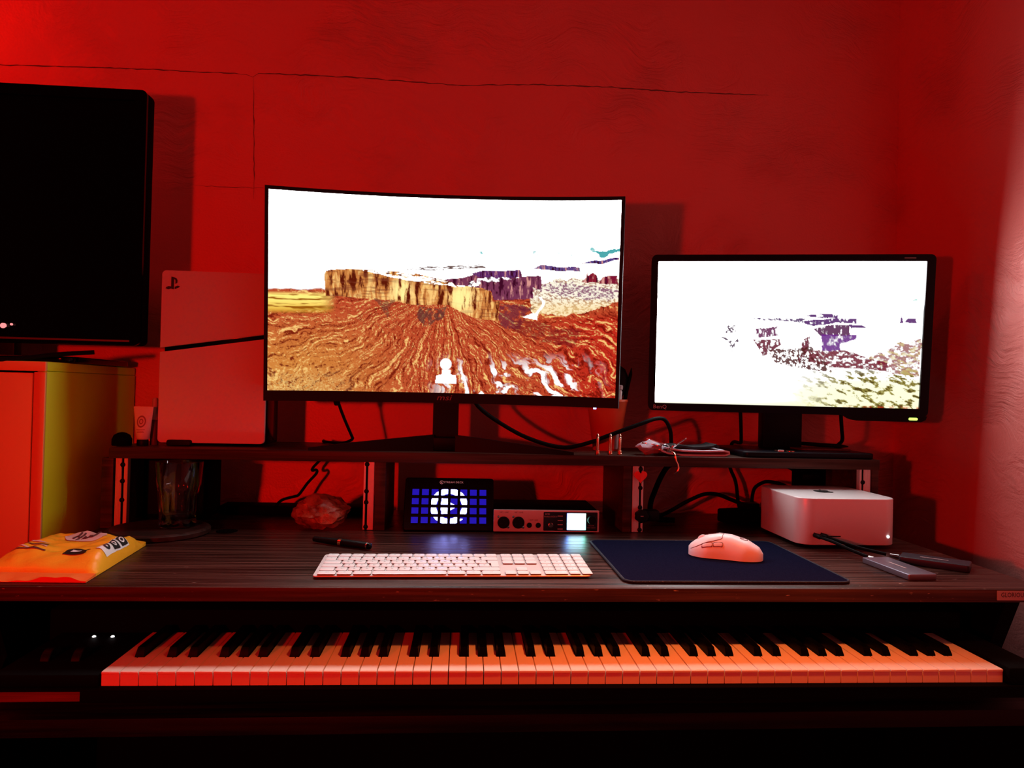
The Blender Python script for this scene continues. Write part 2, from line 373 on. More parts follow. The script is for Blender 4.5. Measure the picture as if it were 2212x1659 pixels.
# ================================================================== DESK
desk = thing('studio_desk', 'wide dark wooden desk carrying the keyboard, mouse pad and orange packet', 'desk', (0.11, 0.0, -Z0))
DX0, DX1, DYB = -0.69, 0.913, 0.665
mb = MB(T(-0.11, 0, Z0)); mb.box(DX0, DX1, 0.0045, DYB, -0.019, 0, 0.0012); part('tabletop', mb, 'desk', desk)
mb = MB(T(-0.11, 0, Z0)); mb.box(DX0, DX1, 0.0, 0.0045, -0.0202, -0.0004, 0.0008); part('front_edge_band', mb, 'edge', desk, 'worn reddish front edge of the desk top')
for x0, x1 in ((DX0+0.01, DX0+0.034), (DX1-0.034, DX1-0.010)):
    mb = MB(T(-0.11, 0, Z0)); mb.prism([(0.04, -0.0195), (0.64, -0.0195), (0.64, -Z0), (-0.06, -Z0), (-0.06, -0.19), (0.05, -0.165), (0.085, -0.125)], x0, x1, 'x'); part('leg', mb, 'blackmatte', desk)
mb = MB(T(-0.11, 0, Z0)); mb.box(DX0+0.035, DX1-0.035, 0.36, 0.38, -Z0+0.02, -0.187, 0.001); part('dark_blocker', mb, 'blackmatte', desk)  # black sheet added to keep the space under the desk dark
mb = MB(T(-0.11, 0, Z0)); mb.box(DX0+0.0345, DX1-0.0345, -0.05, -0.02, -0.184, -0.160, 0.001); mb.box(DX0+0.0345, DX1-0.0345, -0.02, 0.35, -0.172, -0.162); part('keyboard_tray', mb, 'darkwood', desk)
mb = MB(T(-0.11, 0, Z0)); mb.box(-0.572, 0.86, -0.070, 0.30, -0.1285, -0.1117, 0.001); part('tray_board', mb, 'traywood', desk)
mb = MB(T(-0.11, 0, Z0)); mb.slab(0.082, 0.0145, 0.001, -0.0002, -0.0010, 0.0003, 'y', (0.868, -0.0097), both=False); pl = part('name_plate', mb, 'label', desk, 'small metallic plate with raised capital letters')
text('lettering', 'GLORIOUS', 0.0098, T(-0.11+0.8535, -0.0012, Z0-0.0088) @ FACE, 'print', pl, 1.0, xs=0.86)
mb = MB(T(-0.11, 0, Z0)); mb.lathe([(0.020, 0.0), (0.020, 0.0012), (0.016, 0.0016), (0.001, 0.0016)], 20, (-0.44, 0.395)); part('cable_grommet', mb, 'blackmatte', desk)

# ---------------------------------------------------------------- shelf riser
SZ, SY0, SY1 = 0.158, 0.413, 0.640
riser = thing('desk_shelf', 'long dark wooden shelf on metal-railed uprights along the back of the desk', 'shelf', (0.11, 0.5, 0))
rm = T(-0.11, -0.5, 0)
mb = MB(rm); mb.box(-0.674, 0.893, SY0, SY1, SZ-0.021, SZ, 0.0012); part('shelf_board', mb, 'shelfwood', riser)
for x0, x1 in ((-0.688, -0.666), (-0.160, -0.139), (0.345, 0.3625), (0.878, 0.8925)):
    mb = MB(rm); mb.box(x0, x1, SY0+0.003, SY1-0.02, 0.0003, SZ-0.0212, 0.0008); part('upright', mb, 'shelfwood', riser)
def rail(x0, x1, slot, knobs):
    w = x1-x0; mb = MB(rm); y = SY0+0.006
    mb.box(x0, x1, y+0.004, y+0.012, 0.001, SZ-0.0215)
    a, c = x0+w*slot-0.0022, x0+w*slot+0.0022
    mb.box(x0, a, y, y+0.0045, 0.001, SZ-0.0215, 0.0004, 1); mb.box(c, x1, y, y+0.0045, 0.001, SZ-0.0215, 0.0004, 1)
    big = (x0, a) if slot > 0.5 else (c, x1)
    for k in range(4):
        xx = big[0]+(big[1]-big[0])*(k+0.5)/4; mb.box(xx-0.0007, xx+0.0007, y-0.0006, y+0.001, 0.001, SZ-0.0215)
    r = part('rack_rail', mb, 'railalu', riser, 'ribbed aluminium rail')
    mb = MB(rm); mb.box(a, c, y+0.0025, y+0.0042, 0.001, SZ-0.0215); part('slot', mb, 'blackmatte', r)
    for z in knobs:
        mb = MB(rm @ T((a+c)/2, y+0.003, z) @ Matrix.Rotation(PI/2, 4, 'X')); mb.lathe([(0.0001, 0.0062), (0.0030, 0.0058), (0.0046, 0.0044), (0.0050, 0.002), (0.0050, 0)], 14); part('screw', mb, 'black', r)
rail(-0.663, -0.640, 0.60, (0.124, 0.092, 0.055))
rail(-0.183, -0.162, 0.30, (0.132, 0.078, 0.056, 0.007))
rail(0.365, 0.388, 0.72, (0.131, 0.092, 0.052, 0.006))
rail(0.8525, 0.8765, 0.28, (0.110, 0.060))

# ================================================================== CABINET + TELEVISION
cab = thing('cabinet', 'tall cabinet with orange front and lime green side left of the desk', 'cabinet', (-1.15, 0.5, -Z0))
cm = T(1.15, -0.5, Z0); CX0, CX1, CY0, CY1, CZ = -1.55, -0.752, 0.335, 0.695, 0.320
mb = MB(cm); mb.box(CX1-0.018, CX1, CY0+0.004, CY1, -Z0, CZ-0.018, 0.0015); part('side_panel', mb, 'lime', cab, 'lime green painted side')
mb = MB(cm); mb.box(CX0, CX0+0.018, CY0+0.004, CY1, -Z0, CZ-0.018, 0.0015); part('side_panel', mb, 'lime', cab)
mb = MB(cm); mb.box(CX0+0.0005, CX1-0.0005, CY0+0.005, CY1, CZ-0.0175, CZ, 0.002); part('top_board', mb, 'lime', cab)
mb = MB(cm); mb.box(CX0, CX1-0.0002, CY0-0.002, CY0+0.005, CZ-0.018, CZ-0.0005, 0.001); part('top_edge', mb, 'frontpaint', cab)
for x0, x1 in ((CX1-0.020, CX1-0.0002), (CX0+0.0002, CX0+0.02)):
    mb = MB(cm); mb.box(x0, x1, CY0-0.002, CY0+0.004, -Z0+0.05, CZ-0.020, 0.001); part('front_stile', mb, 'frontpaint', cab)
for x0, x1 in ((CX0+0.022, -1.152), (-1.149, CX1-0.0215)):
    mb = MB(cm); mb.box(x0, x1, CY0-0.003, CY0+0.013, -Z0+0.06, CZ-0.0215, 0.0015); d = part('door', mb, 'frontpaint', cab, 'orange painted door')
    xk = -1.18 if x1 < -1.15 else -1.12
    mb = MB(cm @ T(xk, CY0-0.003, 0.05) @ Matrix.Rotation(PI/2, 4, 'X')); mb.lathe([(0.006, 0), (0.006, 0.012), (0.014, 0.018), (0.014, 0.024), (0.001, 0.027)], 16); part('knob', mb, 'black', d)
mb = MB(cm); mb.box(CX0+0.018, CX1-0.018, CY1-0.008, CY1-0.001, -Z0, CZ-0.018); mb.box(CX0+0.018, CX1-0.018, CY0+0.02, CY1-0.01, -Z0+0.04, -Z0+0.058); part('carcass', mb, 'darkwood', cab)

tv = thing('television', 'large switched-off black television standing on the cabinet', 'television', (-0.98, 0.48, CZ+0.001))
tm = T(0.98, -0.48, -CZ-0.001); TX0, TX1, TZ0, TZ1 = -1.50, -0.636, 0.360, 0.874
tw, th, tcx, tcz = TX1-TX0, TZ1-TZ0, (TX0+TX1)/2, (TZ0+TZ1)/2
mb = MB(tm); mb.slab(tw, th, 0.011, 0.452, 0.486, 0.006, 'y', (tcx, tcz)); part('back_shell', mb, 'blackmatte', tv)
mb = MB(tm); mb.frame(tw, th, 0.011, tw-0.044, th-0.05, 0.002, 0.446, 0.4525, 'y', (tcx, tcz), (tcx, tcz+0.004)); part('bezel', mb, 'blackgloss', tv)
mb = MB(tm); mb.box(TX0+0.021, TX1-0.021, 0.4505, 0.4518, TZ0+0.028, TZ1-0.02); part('screen', mb, 'blackgloss', tv)
mb = MB(tm); mb.box(TX0+0.02, TX1-0.02, 0.4445, 0.4465, TZ0+0.006, TZ0+0.010, 0.0006); part('trim_reflection', mb, 'wallet', tv)  # maroon colour paints in the reddish reflection along the lower bezel
mb = MB(tm); mb.box(-1.06, -0.90, 0.488, 0.515, CZ+0.012, TZ0+0.12, 0.004); part('neck', mb, 'black', tv)
mb = MB(tm); mb.slab(0.56, 0.26, 0.03, CZ+0.001, CZ+0.013, 0.003, 'z', (-1.025, 0.535)); part('base', mb, 'blackgloss', tv)
mb = MB(tm); mb.tube([(-0.897, 0.4478, 0.392), (-0.897, 0.4438, 0.392)], 0.0052, 12); part('status_light', mb, 'ledred', tv)
mb = MB(tm); mb.tube([(-0.882, 0.4478, 0.395), (-0.882, 0.4448, 0.395)], 0.0022, 10); part('sensor', mb, 'ledred', tv)
mb = MB(); mb.tube([(-0.70, 0.40, 0.342), (-0.762, 0.372, 0.334), (-0.80, 0.350, 0.3255), (-0.84, 0.327, 0.321), (-0.885, 0.325, 0.317), (-0.93, 0.325, 0.31), (-0.95, 0.324, 0.25), (-0.955, 0.325, 0.10)], 0.0042, 8, 5)
single('loose_cable', mb, 'rubber', 'black cord lying over the cabinet top below the television', 'cable', (0, 0, 0))

# ================================================================== GAME CONSOLE
ps = thing('game_console', 'upright white game console with a slanted black slit, left of the large monitor', 'game console', (-0.503, 0.535, SZ))
pm = T(0.503, -0.535, 0); PX0, PX1 = -0.611, -0.396
SL, SR, SH = 0.196, 0.229, 0.0045
def plate(lo):
    r = 0.008; pts = []
    def corner(cx, cz, a):
        return [(cx+r*math.cos(a+PI/2*k/5), cz+r*math.sin(a+PI/2*k/5)) for k in range(6)]
    if lo: pts = [(PX1, SR-SH), (PX0, SL-SH)]+corner(PX0+r, 0.006+r, PI)+corner(PX1-r, 0.006+r, 1.5*PI)
    else: pts = [(PX0, SL+SH), (PX1, SR+SH)]+corner(PX1-r, 0.360-r, 0)+corner(PX0+r, 0.360-r, PI/2)
    return pts
def shrink(pts, e):
    cx = sum(p[0] for p in pts)/len(pts); cz = sum(p[1] for p in pts)/len(pts)
    return [(cx+(p[0]-cx)*(1-e), cz+(p[1]-cz)*(1-e)) for p in pts]
for y0, y1 in ((0.486, 0.4795), (0.572, 0.5785)):
    for lo in (False, True):
        p = plate(lo); mb = MB(pm); mb.rings([[(q[0], y0, q[1]) for q in p], [(q[0], y1+(0.0015 if y0 < .5 else -0.0015), q[1]) for q in p], [(q[0], y1, q[1]) for q in shrink(p, 0.012)]])
        part('side_panel', mb, 'white' if lo else 'whitegloss', ps, 'matt white lower panel' if lo else 'glossy white upper panel')
mb = MB(pm); mb.box(PX0+0.006, PX1+0.004, 0.4865, 0.5715, 0.004, 0.354, 0.004); part('body', mb, 'blackgloss', ps)
mb = MB(pm); mb.slab(0.048, 0.012, 0.004, 0.470, 0.500, 0.002, 'y', (-0.565, 0.0065)); ft = part('foot_clip', mb, 'black', ps)
mb = MB(pm); mb.box(-0.588, -0.575, 0.473, 0.478, 0.003, 0.008, 0.0005); part('usb_plug', mb, 'silver', ps)
lm = pm @ T(-0.5875, 0.4788, 0.3335) @ Matrix.Scale(1.12, 4)
P_ = [(-0.0028, -0.010), (0.0012, -0.0115), (0.0012, 0.0075), (0.0028, 0.0068), (0.0034, 0.0052), (0.0034, 0.001), (0.0022, -0.0002), (0.0045, -0.0006), (0.0062, 0.0012), (0.0064, 0.0058), (0.0048, 0.0092), (0.0012, 0.0112), (-0.0028, 0.0122)]
mb = MB(lm); mb.prism([(x*1.2, z) for x, z in P_], 0, -0.0004, 'y'); part('emblem', mb, 'print', ps, 'small black emblem')
for sg in (1, -1):
    mb = MB(lm); mb.prism([(sg*a, c_) for a, c_ in ([(0.0030, -0.0108), (0.0030, -0.0064), (0.0085, -0.0042), (0.0122, -0.0054), (0.0098, -0.0080)] if sg > 0 else [(0.0036, -0.0060), (0.0036, -0.0098), (0.0085, -0.0116), (0.0132, -0.0097), (0.0116, -0.0070), (0.0080, -0.0056)])], 0, -0.0004, 'y'); part('emblem', mb, 'print', ps)

# ---------------------------------------------------------------- small bottles beside the console
tu = thing('cream_tube', 'small white cream tube standing on its black cap beside the console', 'tube', (-0.635, 0.470, SZ))
mb = MB(); rs = []
for z, rx, ry in ((0.0125, 0.0105, 0.0105), (0.015, 0.0125, 0.0125), (0.030, 0.0145, 0.0125), (0.055, 0.0172, 0.0075), (0.072, 0.0190, 0.0022), (0.079, 0.0195, 0.0008)):
    rs.append([(rx*math.cos(t), ry*math.sin(t), z) for t in [2*PI*k/28 for k in range(28)]])
mb.rings(rs); part('tube_body', mb, 'white', tu)
mb = MB(); mb.lathe([(0.0105, 0), (0.011, 0.001), (0.011, 0.011), (0.0100, 0.0128)], 20); part('cap', mb, 'black', tu)
def tube_pt(x, z, off=0.0007):
    f = np.interp(z, [0.015, 0.030, 0.055, 0.072], [0.0125, 0.0125, 0.0075, 0.0022]); w = np.interp(z, [0.015, 0.030, 0.055, 0.072], [0.0125, 0.0145, 0.0172, 0.0190])
    return (x, -float(f)*math.sqrt(max(0, 1-(x/w)**2))-off, z)
mb = MB(); K = 26
for r0, r1, sc in ((0.0078, 0.0105, 1), (0.003, 0.0048, 1)):
    ring = [[tube_pt(r*math.cos(2*PI*k/K)*0.85, 0.049+r*math.sin(2*PI*k/K)*1.15) for k in range(K)] for r in (r0, r1)]
    mb.rings(ring, caps=False)
part('oval_print', mb, 'dullred', tu)
mb = MB()
for z, w in ((0.0325, 0.008), (0.0295, 0.006), (0.0265, 0.007)):
    xs = np.linspace(-w, w, 7); mb.rings([[tube_pt(x, z) for x in xs], [tube_pt(x, z+0.0009) for x in xs]], caps=False, closed=False)
part('text_lines', mb, 'dullred', tu)
st = thing('lip_stick', 'slim upright cosmetic stick between the white tube and the console', 'cosmetic', (-0.6215, 0.492, SZ))
mb = MB(); mb.lathe([(0.0078, 0), (0.008, 0.001), (0.008, 0.046), (0.0065, 0.048), (0.0065, 0.052)], 18); part('holder', mb, 'wallet', st)
mb = MB(); mb.lathe([(0.0055, 0.052), (0.0055, 0.094), (0.004, 0.097), (0.0005, 0.0975)], 18); part('cap', mb, 'greyprint', st)
mb = MB(); mb.lathe([(0.0175, 0), (0.0185, 0.002), (0.0185, 0.013), (0.0150, 0.021), (0.008, 0.0255), (0.0006, 0.027)], 24)
single('small_jar', mb, 'blackmatte', 'tiny squat black jar at the left end of the shelf', 'jar', (-0.672, 0.462, SZ))

# ================================================================== LARGE CURVED MONITOR
def lens_m(cx, cy, cz, yw, tilt): return T(cx, cy, cz) @ Matrix.Rotation(-yw, 4, 'Z') @ Matrix.Rotation(-tilt, 4, 'X')
msi = thing('curved_monitor', 'large curved monitor showing a red desert mesa picture', 'monitor', (-0.025, 0.475, SZ))
MW, MH, MR = 0.698, 0.393, 1.5; sag = math.cos(MW/2/MR)
mm = T(0.025, -0.475, -SZ) @ lens_m(-0.0294, 0.3831, 0.4723, 0.042, -0.0645)
def bend(p):
    x, y, z = p; a = x/MR; return (math.sin(a)*(MR+y), math.cos(a)*(MR+y)-MR*sag, z)
def curved_box(mb, x0, x1, y0, y1, z0, z1, n=24):
    rs = []
    for k in range(n+1):
        x = x0+(x1-x0)*k/n; rs.append([bend(p) for p in ((x, y0, z0), (x, y1, z0), (x, y1, z1), (x, y0, z1))])
    mb.rings(rs)
BW = 0.0072
mb = MB(mm); curved_box(mb, -MW/2-BW, MW/2+BW, -0.0022, 0.010, MH/2, MH/2+BW); curved_box(mb, -MW/2-BW, -MW/2, -0.0022, 0.010, -MH/2, MH/2, 2); curved_box(mb, MW/2, MW/2+BW, -0.0022, 0.010, -MH/2, MH/2, 2); part('bezel', mb, 'black', msi)
mb = MB(mm); curved_box(mb, -MW/2-BW, MW/2+BW, -0.0035, 0.012, -MH/2-0.0205, -MH/2); chin = part('chin', mb, 'black', msi)
text('lettering', 'msi', 0.0165, mm @ T(*bend((0, -0.0039, -MH/2-0.0098))) @ FACE, 'dullred', msi, 1.0, 0.25, 1.35)
mb = MB(mm); curved_box(mb, -MW/2-BW+0.001, MW/2+BW-0.001, 0.0102, 0.034, -MH/2-0.018, MH/2+BW-0.001); part('back_shell', mb, 'blackmatte', msi)
mb = MB(mm); mb.box(-0.13, 0.13, 0.072, 0.095, -0.13, 0.10, 0.01); part('rear_bulge', mb, 'blackmatte', msi)
mb = MB(mm); mb.tube([bend((0.309, -0.001, -MH/2-0.0205)), bend((0.309, -0.001, -MH/2-0.0236))], 0.0032, 10); part('power_light', mb, 'ledblue', msi)
def msi_pos(s, t):
    X = (s-0.5)*MW; Zz = (0.5-t)*MH; a = X/MR
    P = np.stack([np.sin(a)*MR, np.cos(a)*MR-MR*sag, Zz], -1); R = np.array(mm)
    return P @ R[:3, :3].T + R[:3, 3]
WHITE = 1.0
def lift(C, k):
    C = np.clip(C, 0, 1); mn = C.min(-1); return C*(1+(k-1)*sstep(0.86, 0.99, mn))[..., None]   # overexposed sky
def msi_paint(s, t):
    U = 50+2050*s; V = 73+65*s+t*(1175-16*s)
    wv = fbm(U*0.012, V*0.012, 3)-0.5; wv2 = fbm(U*0.012, V*0.012, 31)-0.5
    Uw = U+wv*70; Vw = V+wv2*70
    C = np.ones(s.shape+(3,))*WHITE
    # ground with radial gullies
    hz = np.interp(U, [50, 350, 420, 1000, 1600, 2110], [655, 640, 680, 690, 620, 600])
    dx = U-1040; dy = (V-640)*1.15; th_ = np.arctan2(dy, dx); rr_ = np.hypot(dx, dy)
    wa = fbm(U*0.006, V*0.006, 35, 3)-0.5; wb = fbm(U*0.025, V*0.03, 37, 3)-0.5
    def gully(k, rs, sd, d): q = th_*k+wa*k*0.22+wb*0.9; return fbm(q+d, rr_*rs+wa*3, sd, 4)
    em = 3.2*(gully(14, 0.0042, 5, 0.16)-gully(14, 0.0042, 5, 0))+3.0*(gully(34, 0.011, 15, 0.2)-gully(34, 0.011, 15, 0))
    g2 = fbm(U*0.05+wb*3, V*0.075, 9, 3); g3 = fbm(U*0.17, V*0.2, 13, 2)
    g = 0.34+em*1.15+0.5*(g2-0.5)+0.75*(g3-0.5)
    lf = sstep(1000, 200, U)*sstep(700, 1150, V)
    base = S(186, 76, 46)*(1-lf[..., None])+S(208, 132, 62)*lf[..., None]
    rg = sstep(1500, 2000, U)*sstep(780, 850, V); base = base*(1-rg[..., None])+S(186, 46, 32)*rg[..., None]
    lit = S(255, 214, 128); drk = S(104, 20, 12)
    G = base*np.ones(s.shape+(1,)); G = blend(G, sstep(0.55, 1.05, g)*0.85, lit); G = blend(G, sstep(0.22, -0.25, g)*0.92, drk)
    foot = sstep(1020, 1150, V)*sstep(950, 1150, U)*sstep(2080, 1800, U)
    G = blend(G, foot*sstep(0.55, 0.66, gully(20, 0.010, 21, 0)), np.ones(3))
    bl = sstep(1080, 1240, V)*sstep(650, 250, U); G = blend(G, bl*0.55*sstep(0.3, 0.7, g3), S(236, 206, 130))
    gm = sstep(-4, 8, V-hz-wv*30); C = blend(C, gm, 0)+G*gm[..., None]
    # bright yellow plain on the left
    yl = sstep(440, 330, U)*sstep(660, 690, V)*sstep(800, 760, V); stripes = fbm(U*0.008, V*0.11, 41, 3)
    Y_ = S(250, 226, 120)*1.2*(1-sstep(690, 790, V)[..., None])+S(226, 176, 60)*sstep(690, 790, V)[..., None]
    C = blend(C, yl, 0)+Y_*yl[..., None]; C = blend(C, yl*sstep(0.52, 0.66, stripes), S(150, 90, 20))
    # pale plain on the right
    rp = inpoly(Uw, Vw, [(1590, 640), (1700, 600), (2120, 600), (2120, 740), (1900, 770), (1760, 810), (1600, 800), (1560, 750)])
    sp = fbm(U*0.09, V*0.16, 51, 3); C = blend(C, rp, S(255, 250, 226)); C = blend(C, rp*0.8*sstep(0.50, 0.58, sp), S(150, 90, 60)); C = blend(C, rp*sstep(690, 770, V)*0.5, S(250, 214, 130))
    C = blend(C, inpoly(U, Vw, [(1590, 640), (1700, 605), (2120, 660), (2120, 720), (1900, 700), (1700, 660)])*0.7*sstep(0.35, 0.6, sp), S(120, 70, 120))
    # hazy purple mesas
    for P, cl in (([(1050, 590), (1240, 560), (1290, 545), (1400, 538), (1520, 540), (1525, 570), (1640, 572), (1642, 650), (1592, 640), (1592, 705), (1360, 712), (1340, 660), (1130, 635)], S(112, 56, 84)),
                  ([(1230, 552), (1290, 538), (1515, 536), (1515, 572), (1380, 585), (1280, 578)], S(92, 50, 110)),
                  ([(1880, 612), (1935, 560), (1950, 556), (1972, 575), (1976, 612)], S(130, 30, 50)), ([(1980, 622), (2000, 582), (2040, 575), (2095, 580), (2095, 628)], S(120, 26, 52)),
                  ([(1910, 610), (1914, 556), (1920, 556), (1922, 612)], S(70, 26, 40)), ([(1600, 530), (1640, 510), (1860, 520), (1870, 545), (1700, 538)], S(86, 70, 130)),
                  ([(1870, 500), (1960, 480), (2098, 472), (2098, 490), (1950, 500)], S(70, 60, 130))):
        k = inpoly(Uw*0.4+U*0.6, Vw*0.3+V*0.7, P); vs_ = fbm(U*0.075, V*0.018, 61, 4)
        C = blend(C, k, cl); C = blend(C, k*sstep(0.55, 0.72, vs_), S(214, 150, 140)); C = blend(C, k*sstep(0.42, 0.3, vs_), S(46, 16, 40))
    C = blend(C, inpoly(U, Vw, [(1130, 620), (1350, 585), (1530, 580), (1350, 612), (1180, 640)])*sstep(0.4, 0.6, fbm(U*.04, V*.05, 64)), np.ones(3)*2)
    C = blend(C, inpoly(Uw, Vw, [(1940, 445), (1980, 428), (2095, 424), (2095, 446), (2030, 462), (1990, 455)]), S(70, 168, 172))
    tl = inpoly(U, Vw, [(1100, 425), (1340, 425), (1340, 440), (1100, 440)])+inpoly(U, Vw, [(1520, 420), (1960, 415), (1960, 450), (1520, 450)])
    C = blend(C, np.clip(tl, 0, 1)*sstep(0.62, 0.72, fbm(U*.03, V*.06, 71)), S(130, 205, 205))
    C = blend(C, inpoly(U, V, [(835, 528), (900, 512), (1280, 498), (1315, 516), (1000, 532)])*sstep(0.38, 0.6, fbm(U*.03, V*.22, 73)), S(96, 78, 74))
    # main mesa
    P = [(365, 560), (372, 540), (400, 533), (490, 526), (640, 533), (850, 540), (960, 566), (1040, 584), (1110, 602), (1140, 630), (1200, 626), (1290, 640), (1345, 668), (1352, 720), (1392, 716), (1394, 836), (1300, 826), (1245, 816), (1160, 780), (1085, 738), (1000, 738), (900, 742), (840, 735), (770, 716), (640, 706), (480, 692), (370, 686)]
    k = inpoly(Uw*0.25+U*0.75, Vw*0.15+V*0.85, P).astype(float); vs_ = fbm(U*0.06+wv*1.5, V*0.010, 81, 5); hs = fbm(U*0.01, V*0.12, 83, 3)
    C = blend(C, k, S(204, 128, 66)); C = blend(C, k*sstep(0.5, 0.66, vs_), S(250, 200, 120)); C = blend(C, k*sstep(0.47, 0.34, vs_), S(84, 28, 14)); C = blend(C, k*0.6*sstep(0.56, 0.7, hs), S(120, 60, 40))
    lp = sstep(95, 25, np.hypot(U-815, (V-650)*0.9))+sstep(120, 30, np.hypot(U-1175, (V-690)*0.8))
    C = blend(C, k*np.clip(lp, 0, 1)*0.75*sstep(0.38, 0.5, vs_), S(255, 232, 150)*1.3)
    tp = inpoly(U, Vw*0.3+V*0.7, [(560, 534), (850, 540), (960, 566), (1110, 604), (1140, 632), (1000, 612), (830, 590), (700, 560)])
    C = blend(C, tp*sstep(0.4, 0.55, fbm(U*0.03, V*0.1, 85)), S(255, 244, 220)*1.5)
    for P, cl, a in (([(880, 748), (1090, 760), (1070, 800), (955, 882), (905, 800)], S(72, 52, 50), 0.8), ([(1395, 740), (1600, 742), (1540, 800), (1530, 900), (1440, 880), (1395, 830)], S(92, 40, 58), 0.75), ([(640, 712), (780, 722), (740, 800), (690, 770)], S(84, 60, 50), 0.6), ([(1500, 830), (1880, 900), (1860, 980), (1640, 970), (1480, 900)], S(104, 28, 34), 0.55)):
        C = blend(C, inpoly(Uw, Vw, P)*a*sstep(0.25, 0.5, fbm(U*.05, V*.05, 91)), cl)
    C = blend(C, sstep(9, 5, np.abs(U-(1640+20*np.sin(V*0.045))))*sstep(690, 700, V)*sstep(800, 790, V), np.ones(3)*2.5)
    C = blend(C, inpoly(Uw*.3+U*.7, V, [(1530, 815), (1600, 790), (1630, 800), (1625, 832)]), np.ones(3)*2.5)
    # account picture and name
    av = sstep(36, 33, np.hypot(U-1083, V-1097)); av = np.maximum(av, inpoly(Uw*.12+U*.88, V, [(1060, 1132), (1112, 1132), (1112, 1160), (1146, 1166), (1148, 1215), (1018, 1215), (1028, 1166), (1060, 1160)]))
    return lift(blend(C, av, np.ones(3)), 1.8+28.0*sstep(500, 400, V))
picture_grid('screen', msi_pos, 520, 292, msi_paint, 'msi', msi)
nk = T(0.025, -0.475, -SZ)
mb = MB(nk); mb.rings([[(x, y, z) for x, y in ((-0.049, 0.46), (0.004, 0.46), (0.004, 0.486), (-0.049, 0.486))] for z in (SZ+0.004, 0.50)]); part('stand_neck', mb, 'black', msi)
mb = MB(nk); mb.slab(0.075, 0.055, 0.01, SZ, SZ+0.030, 0.004, 'z', (-0.024, 0.477)); part('stand_hub', mb, 'black', msi)
for tipx, tipy in ((-0.294, 0.424), (0.240, 0.416)):
    sx = -1 if tipx < 0 else 1; rs = []
    for k in range(9):
        q = k/8; x = -0.024+sx*0.022+(tipx+0.024-sx*0.022)*q; y = 0.462+(tipy-0.462)*q; w = 0.016*(1-q)+0.007*q; h = 0.028*(1-q)**0.9+0.0055
        rs.append([(x, y-w, SZ), (x, y+w, SZ), (x, y+w*0.7, SZ+h), (x, y-w*0.7, SZ+h)])
    mb = MB(nk); mb.rings(rs); part('stand_leg', mb, 'black', msi)
pc = thing('monitor_power_cord', 'thin black cord dropping from the underside of the large monitor to the shelf', 'cable', (-0.246, 0.5, SZ))
mb = MB(T(0.246, -0.5, -SZ)); mb.tube([(-0.247, 0.452, 0.296), (-0.246, 0.462, 0.262), (-0.236, 0.48, 0.225), (-0.222, 0.5, 0.186), (-0.221, 0.512, 0.176), (-0.238, 0.535, 0.167), (-0.262, 0.575, 0.162), (-0.30, 0.62, 0.1615), (-0.305, 0.652, 0.158), (-0.307, 0.655, 0.12)], 0.0032, 8, 5); part('cord', mb, 'rubber', pc)
mb = MB(T(0.246, -0.5, -SZ)); mb.tube([(-0.247, 0.452, 0.268), (-0.246, 0.460, 0.250)], [0.0085, 0.006], 10); part('plug', mb, 'black', pc)
mb = MB(); mb.tube([(-0.300, 0.651, 0.136), (-0.312, 0.645, 0.118), (-0.326, 0.638, 0.101), (-0.327, 0.632, 0.094), (-0.318, 0.63, 0.096), (-0.317, 0.628, 0.088), (-0.335, 0.62, 0.066), (-0.351, 0.612, 0.042), (-0.360, 0.608, 0.038), (-0.385, 0.60, 0.031), (-0.397, 0.596, 0.018), (-0.400, 0.594, 0.0052)], 0.0032, 8, 5)
single('monitor_cord_lower', mb, 'rubber', 'kinked black cord hanging below the shelf behind the amber rock', 'cable', (0, 0, 0))  # lower run of the large monitor's cord, modelled as a separate tube

# ================================================================== SMALLER MONITOR
bq = thing('flat_monitor', 'smaller flat monitor with an overexposed white desert picture', 'monitor', (0.70, 0.49, SZ))
QW, QH = 0.531, 0.299; BT = -0.0884
qm = T(-0.70, -0.49, -SZ) @ lens_m(0.7096, 0.4663, 0.4233, 0.200, BT) @ Matrix.Scale(1.045, 4)
mb = MB(qm); mb.frame(QW+0.030, QH+0.030, 0.010, QW, QH, 0.0015, -0.004, 0.012, 'y', (0.002, -0.001)); part('bezel', mb, 'navyplastic', bq)
mb = MB(qm); mb.slab(QW+0.028, QH+0.028, 0.010, 0.0122, 0.042, 0.008, 'y', (0.002, -0.001)); part('back_shell', mb, 'blackmatte', bq)
mb = MB(qm); mb.prism([(0.118, -QH/2-0.0155), (0.131, -QH/2-0.0245), (0.145, -QH/2-0.0270), (0.270, -QH/2-0.0270), (0.279, -QH/2-0.0225), (0.281, -QH/2-0.0150)], -0.0038, 0.014, 'y'); part('button_strip', mb, 'black', bq)
mb = MB(qm); mb.slab(0.0175, 0.0055, 0.0027, -0.0038, -0.0052, 0.0005, 'y', (0.2545, -QH/2-0.0208), both=False); part('power_light', mb, 'ledgreen', bq, 'glowing green power light')
text('lettering', 'BenQ', 0.0118, qm @ T(-0.2545, -0.0043, -QH/2-0.0082) @ FACE, 'greyprint', bq, 1.05)
mb = MB(qm); mb.box(0.222, 0.244, -0.0043, -0.004, QH/2+0.0055, QH/2+0.0075); part('small_mark', mb, 'legend', bq)
def bq_pos(s, t):
    P = np.stack([(s-0.5)*QW, np.zeros_like(s)+0.001, (0.5-t)*QH], -1); R = np.array(qm); return P @ R[:3, :3].T + R[:3, 3]
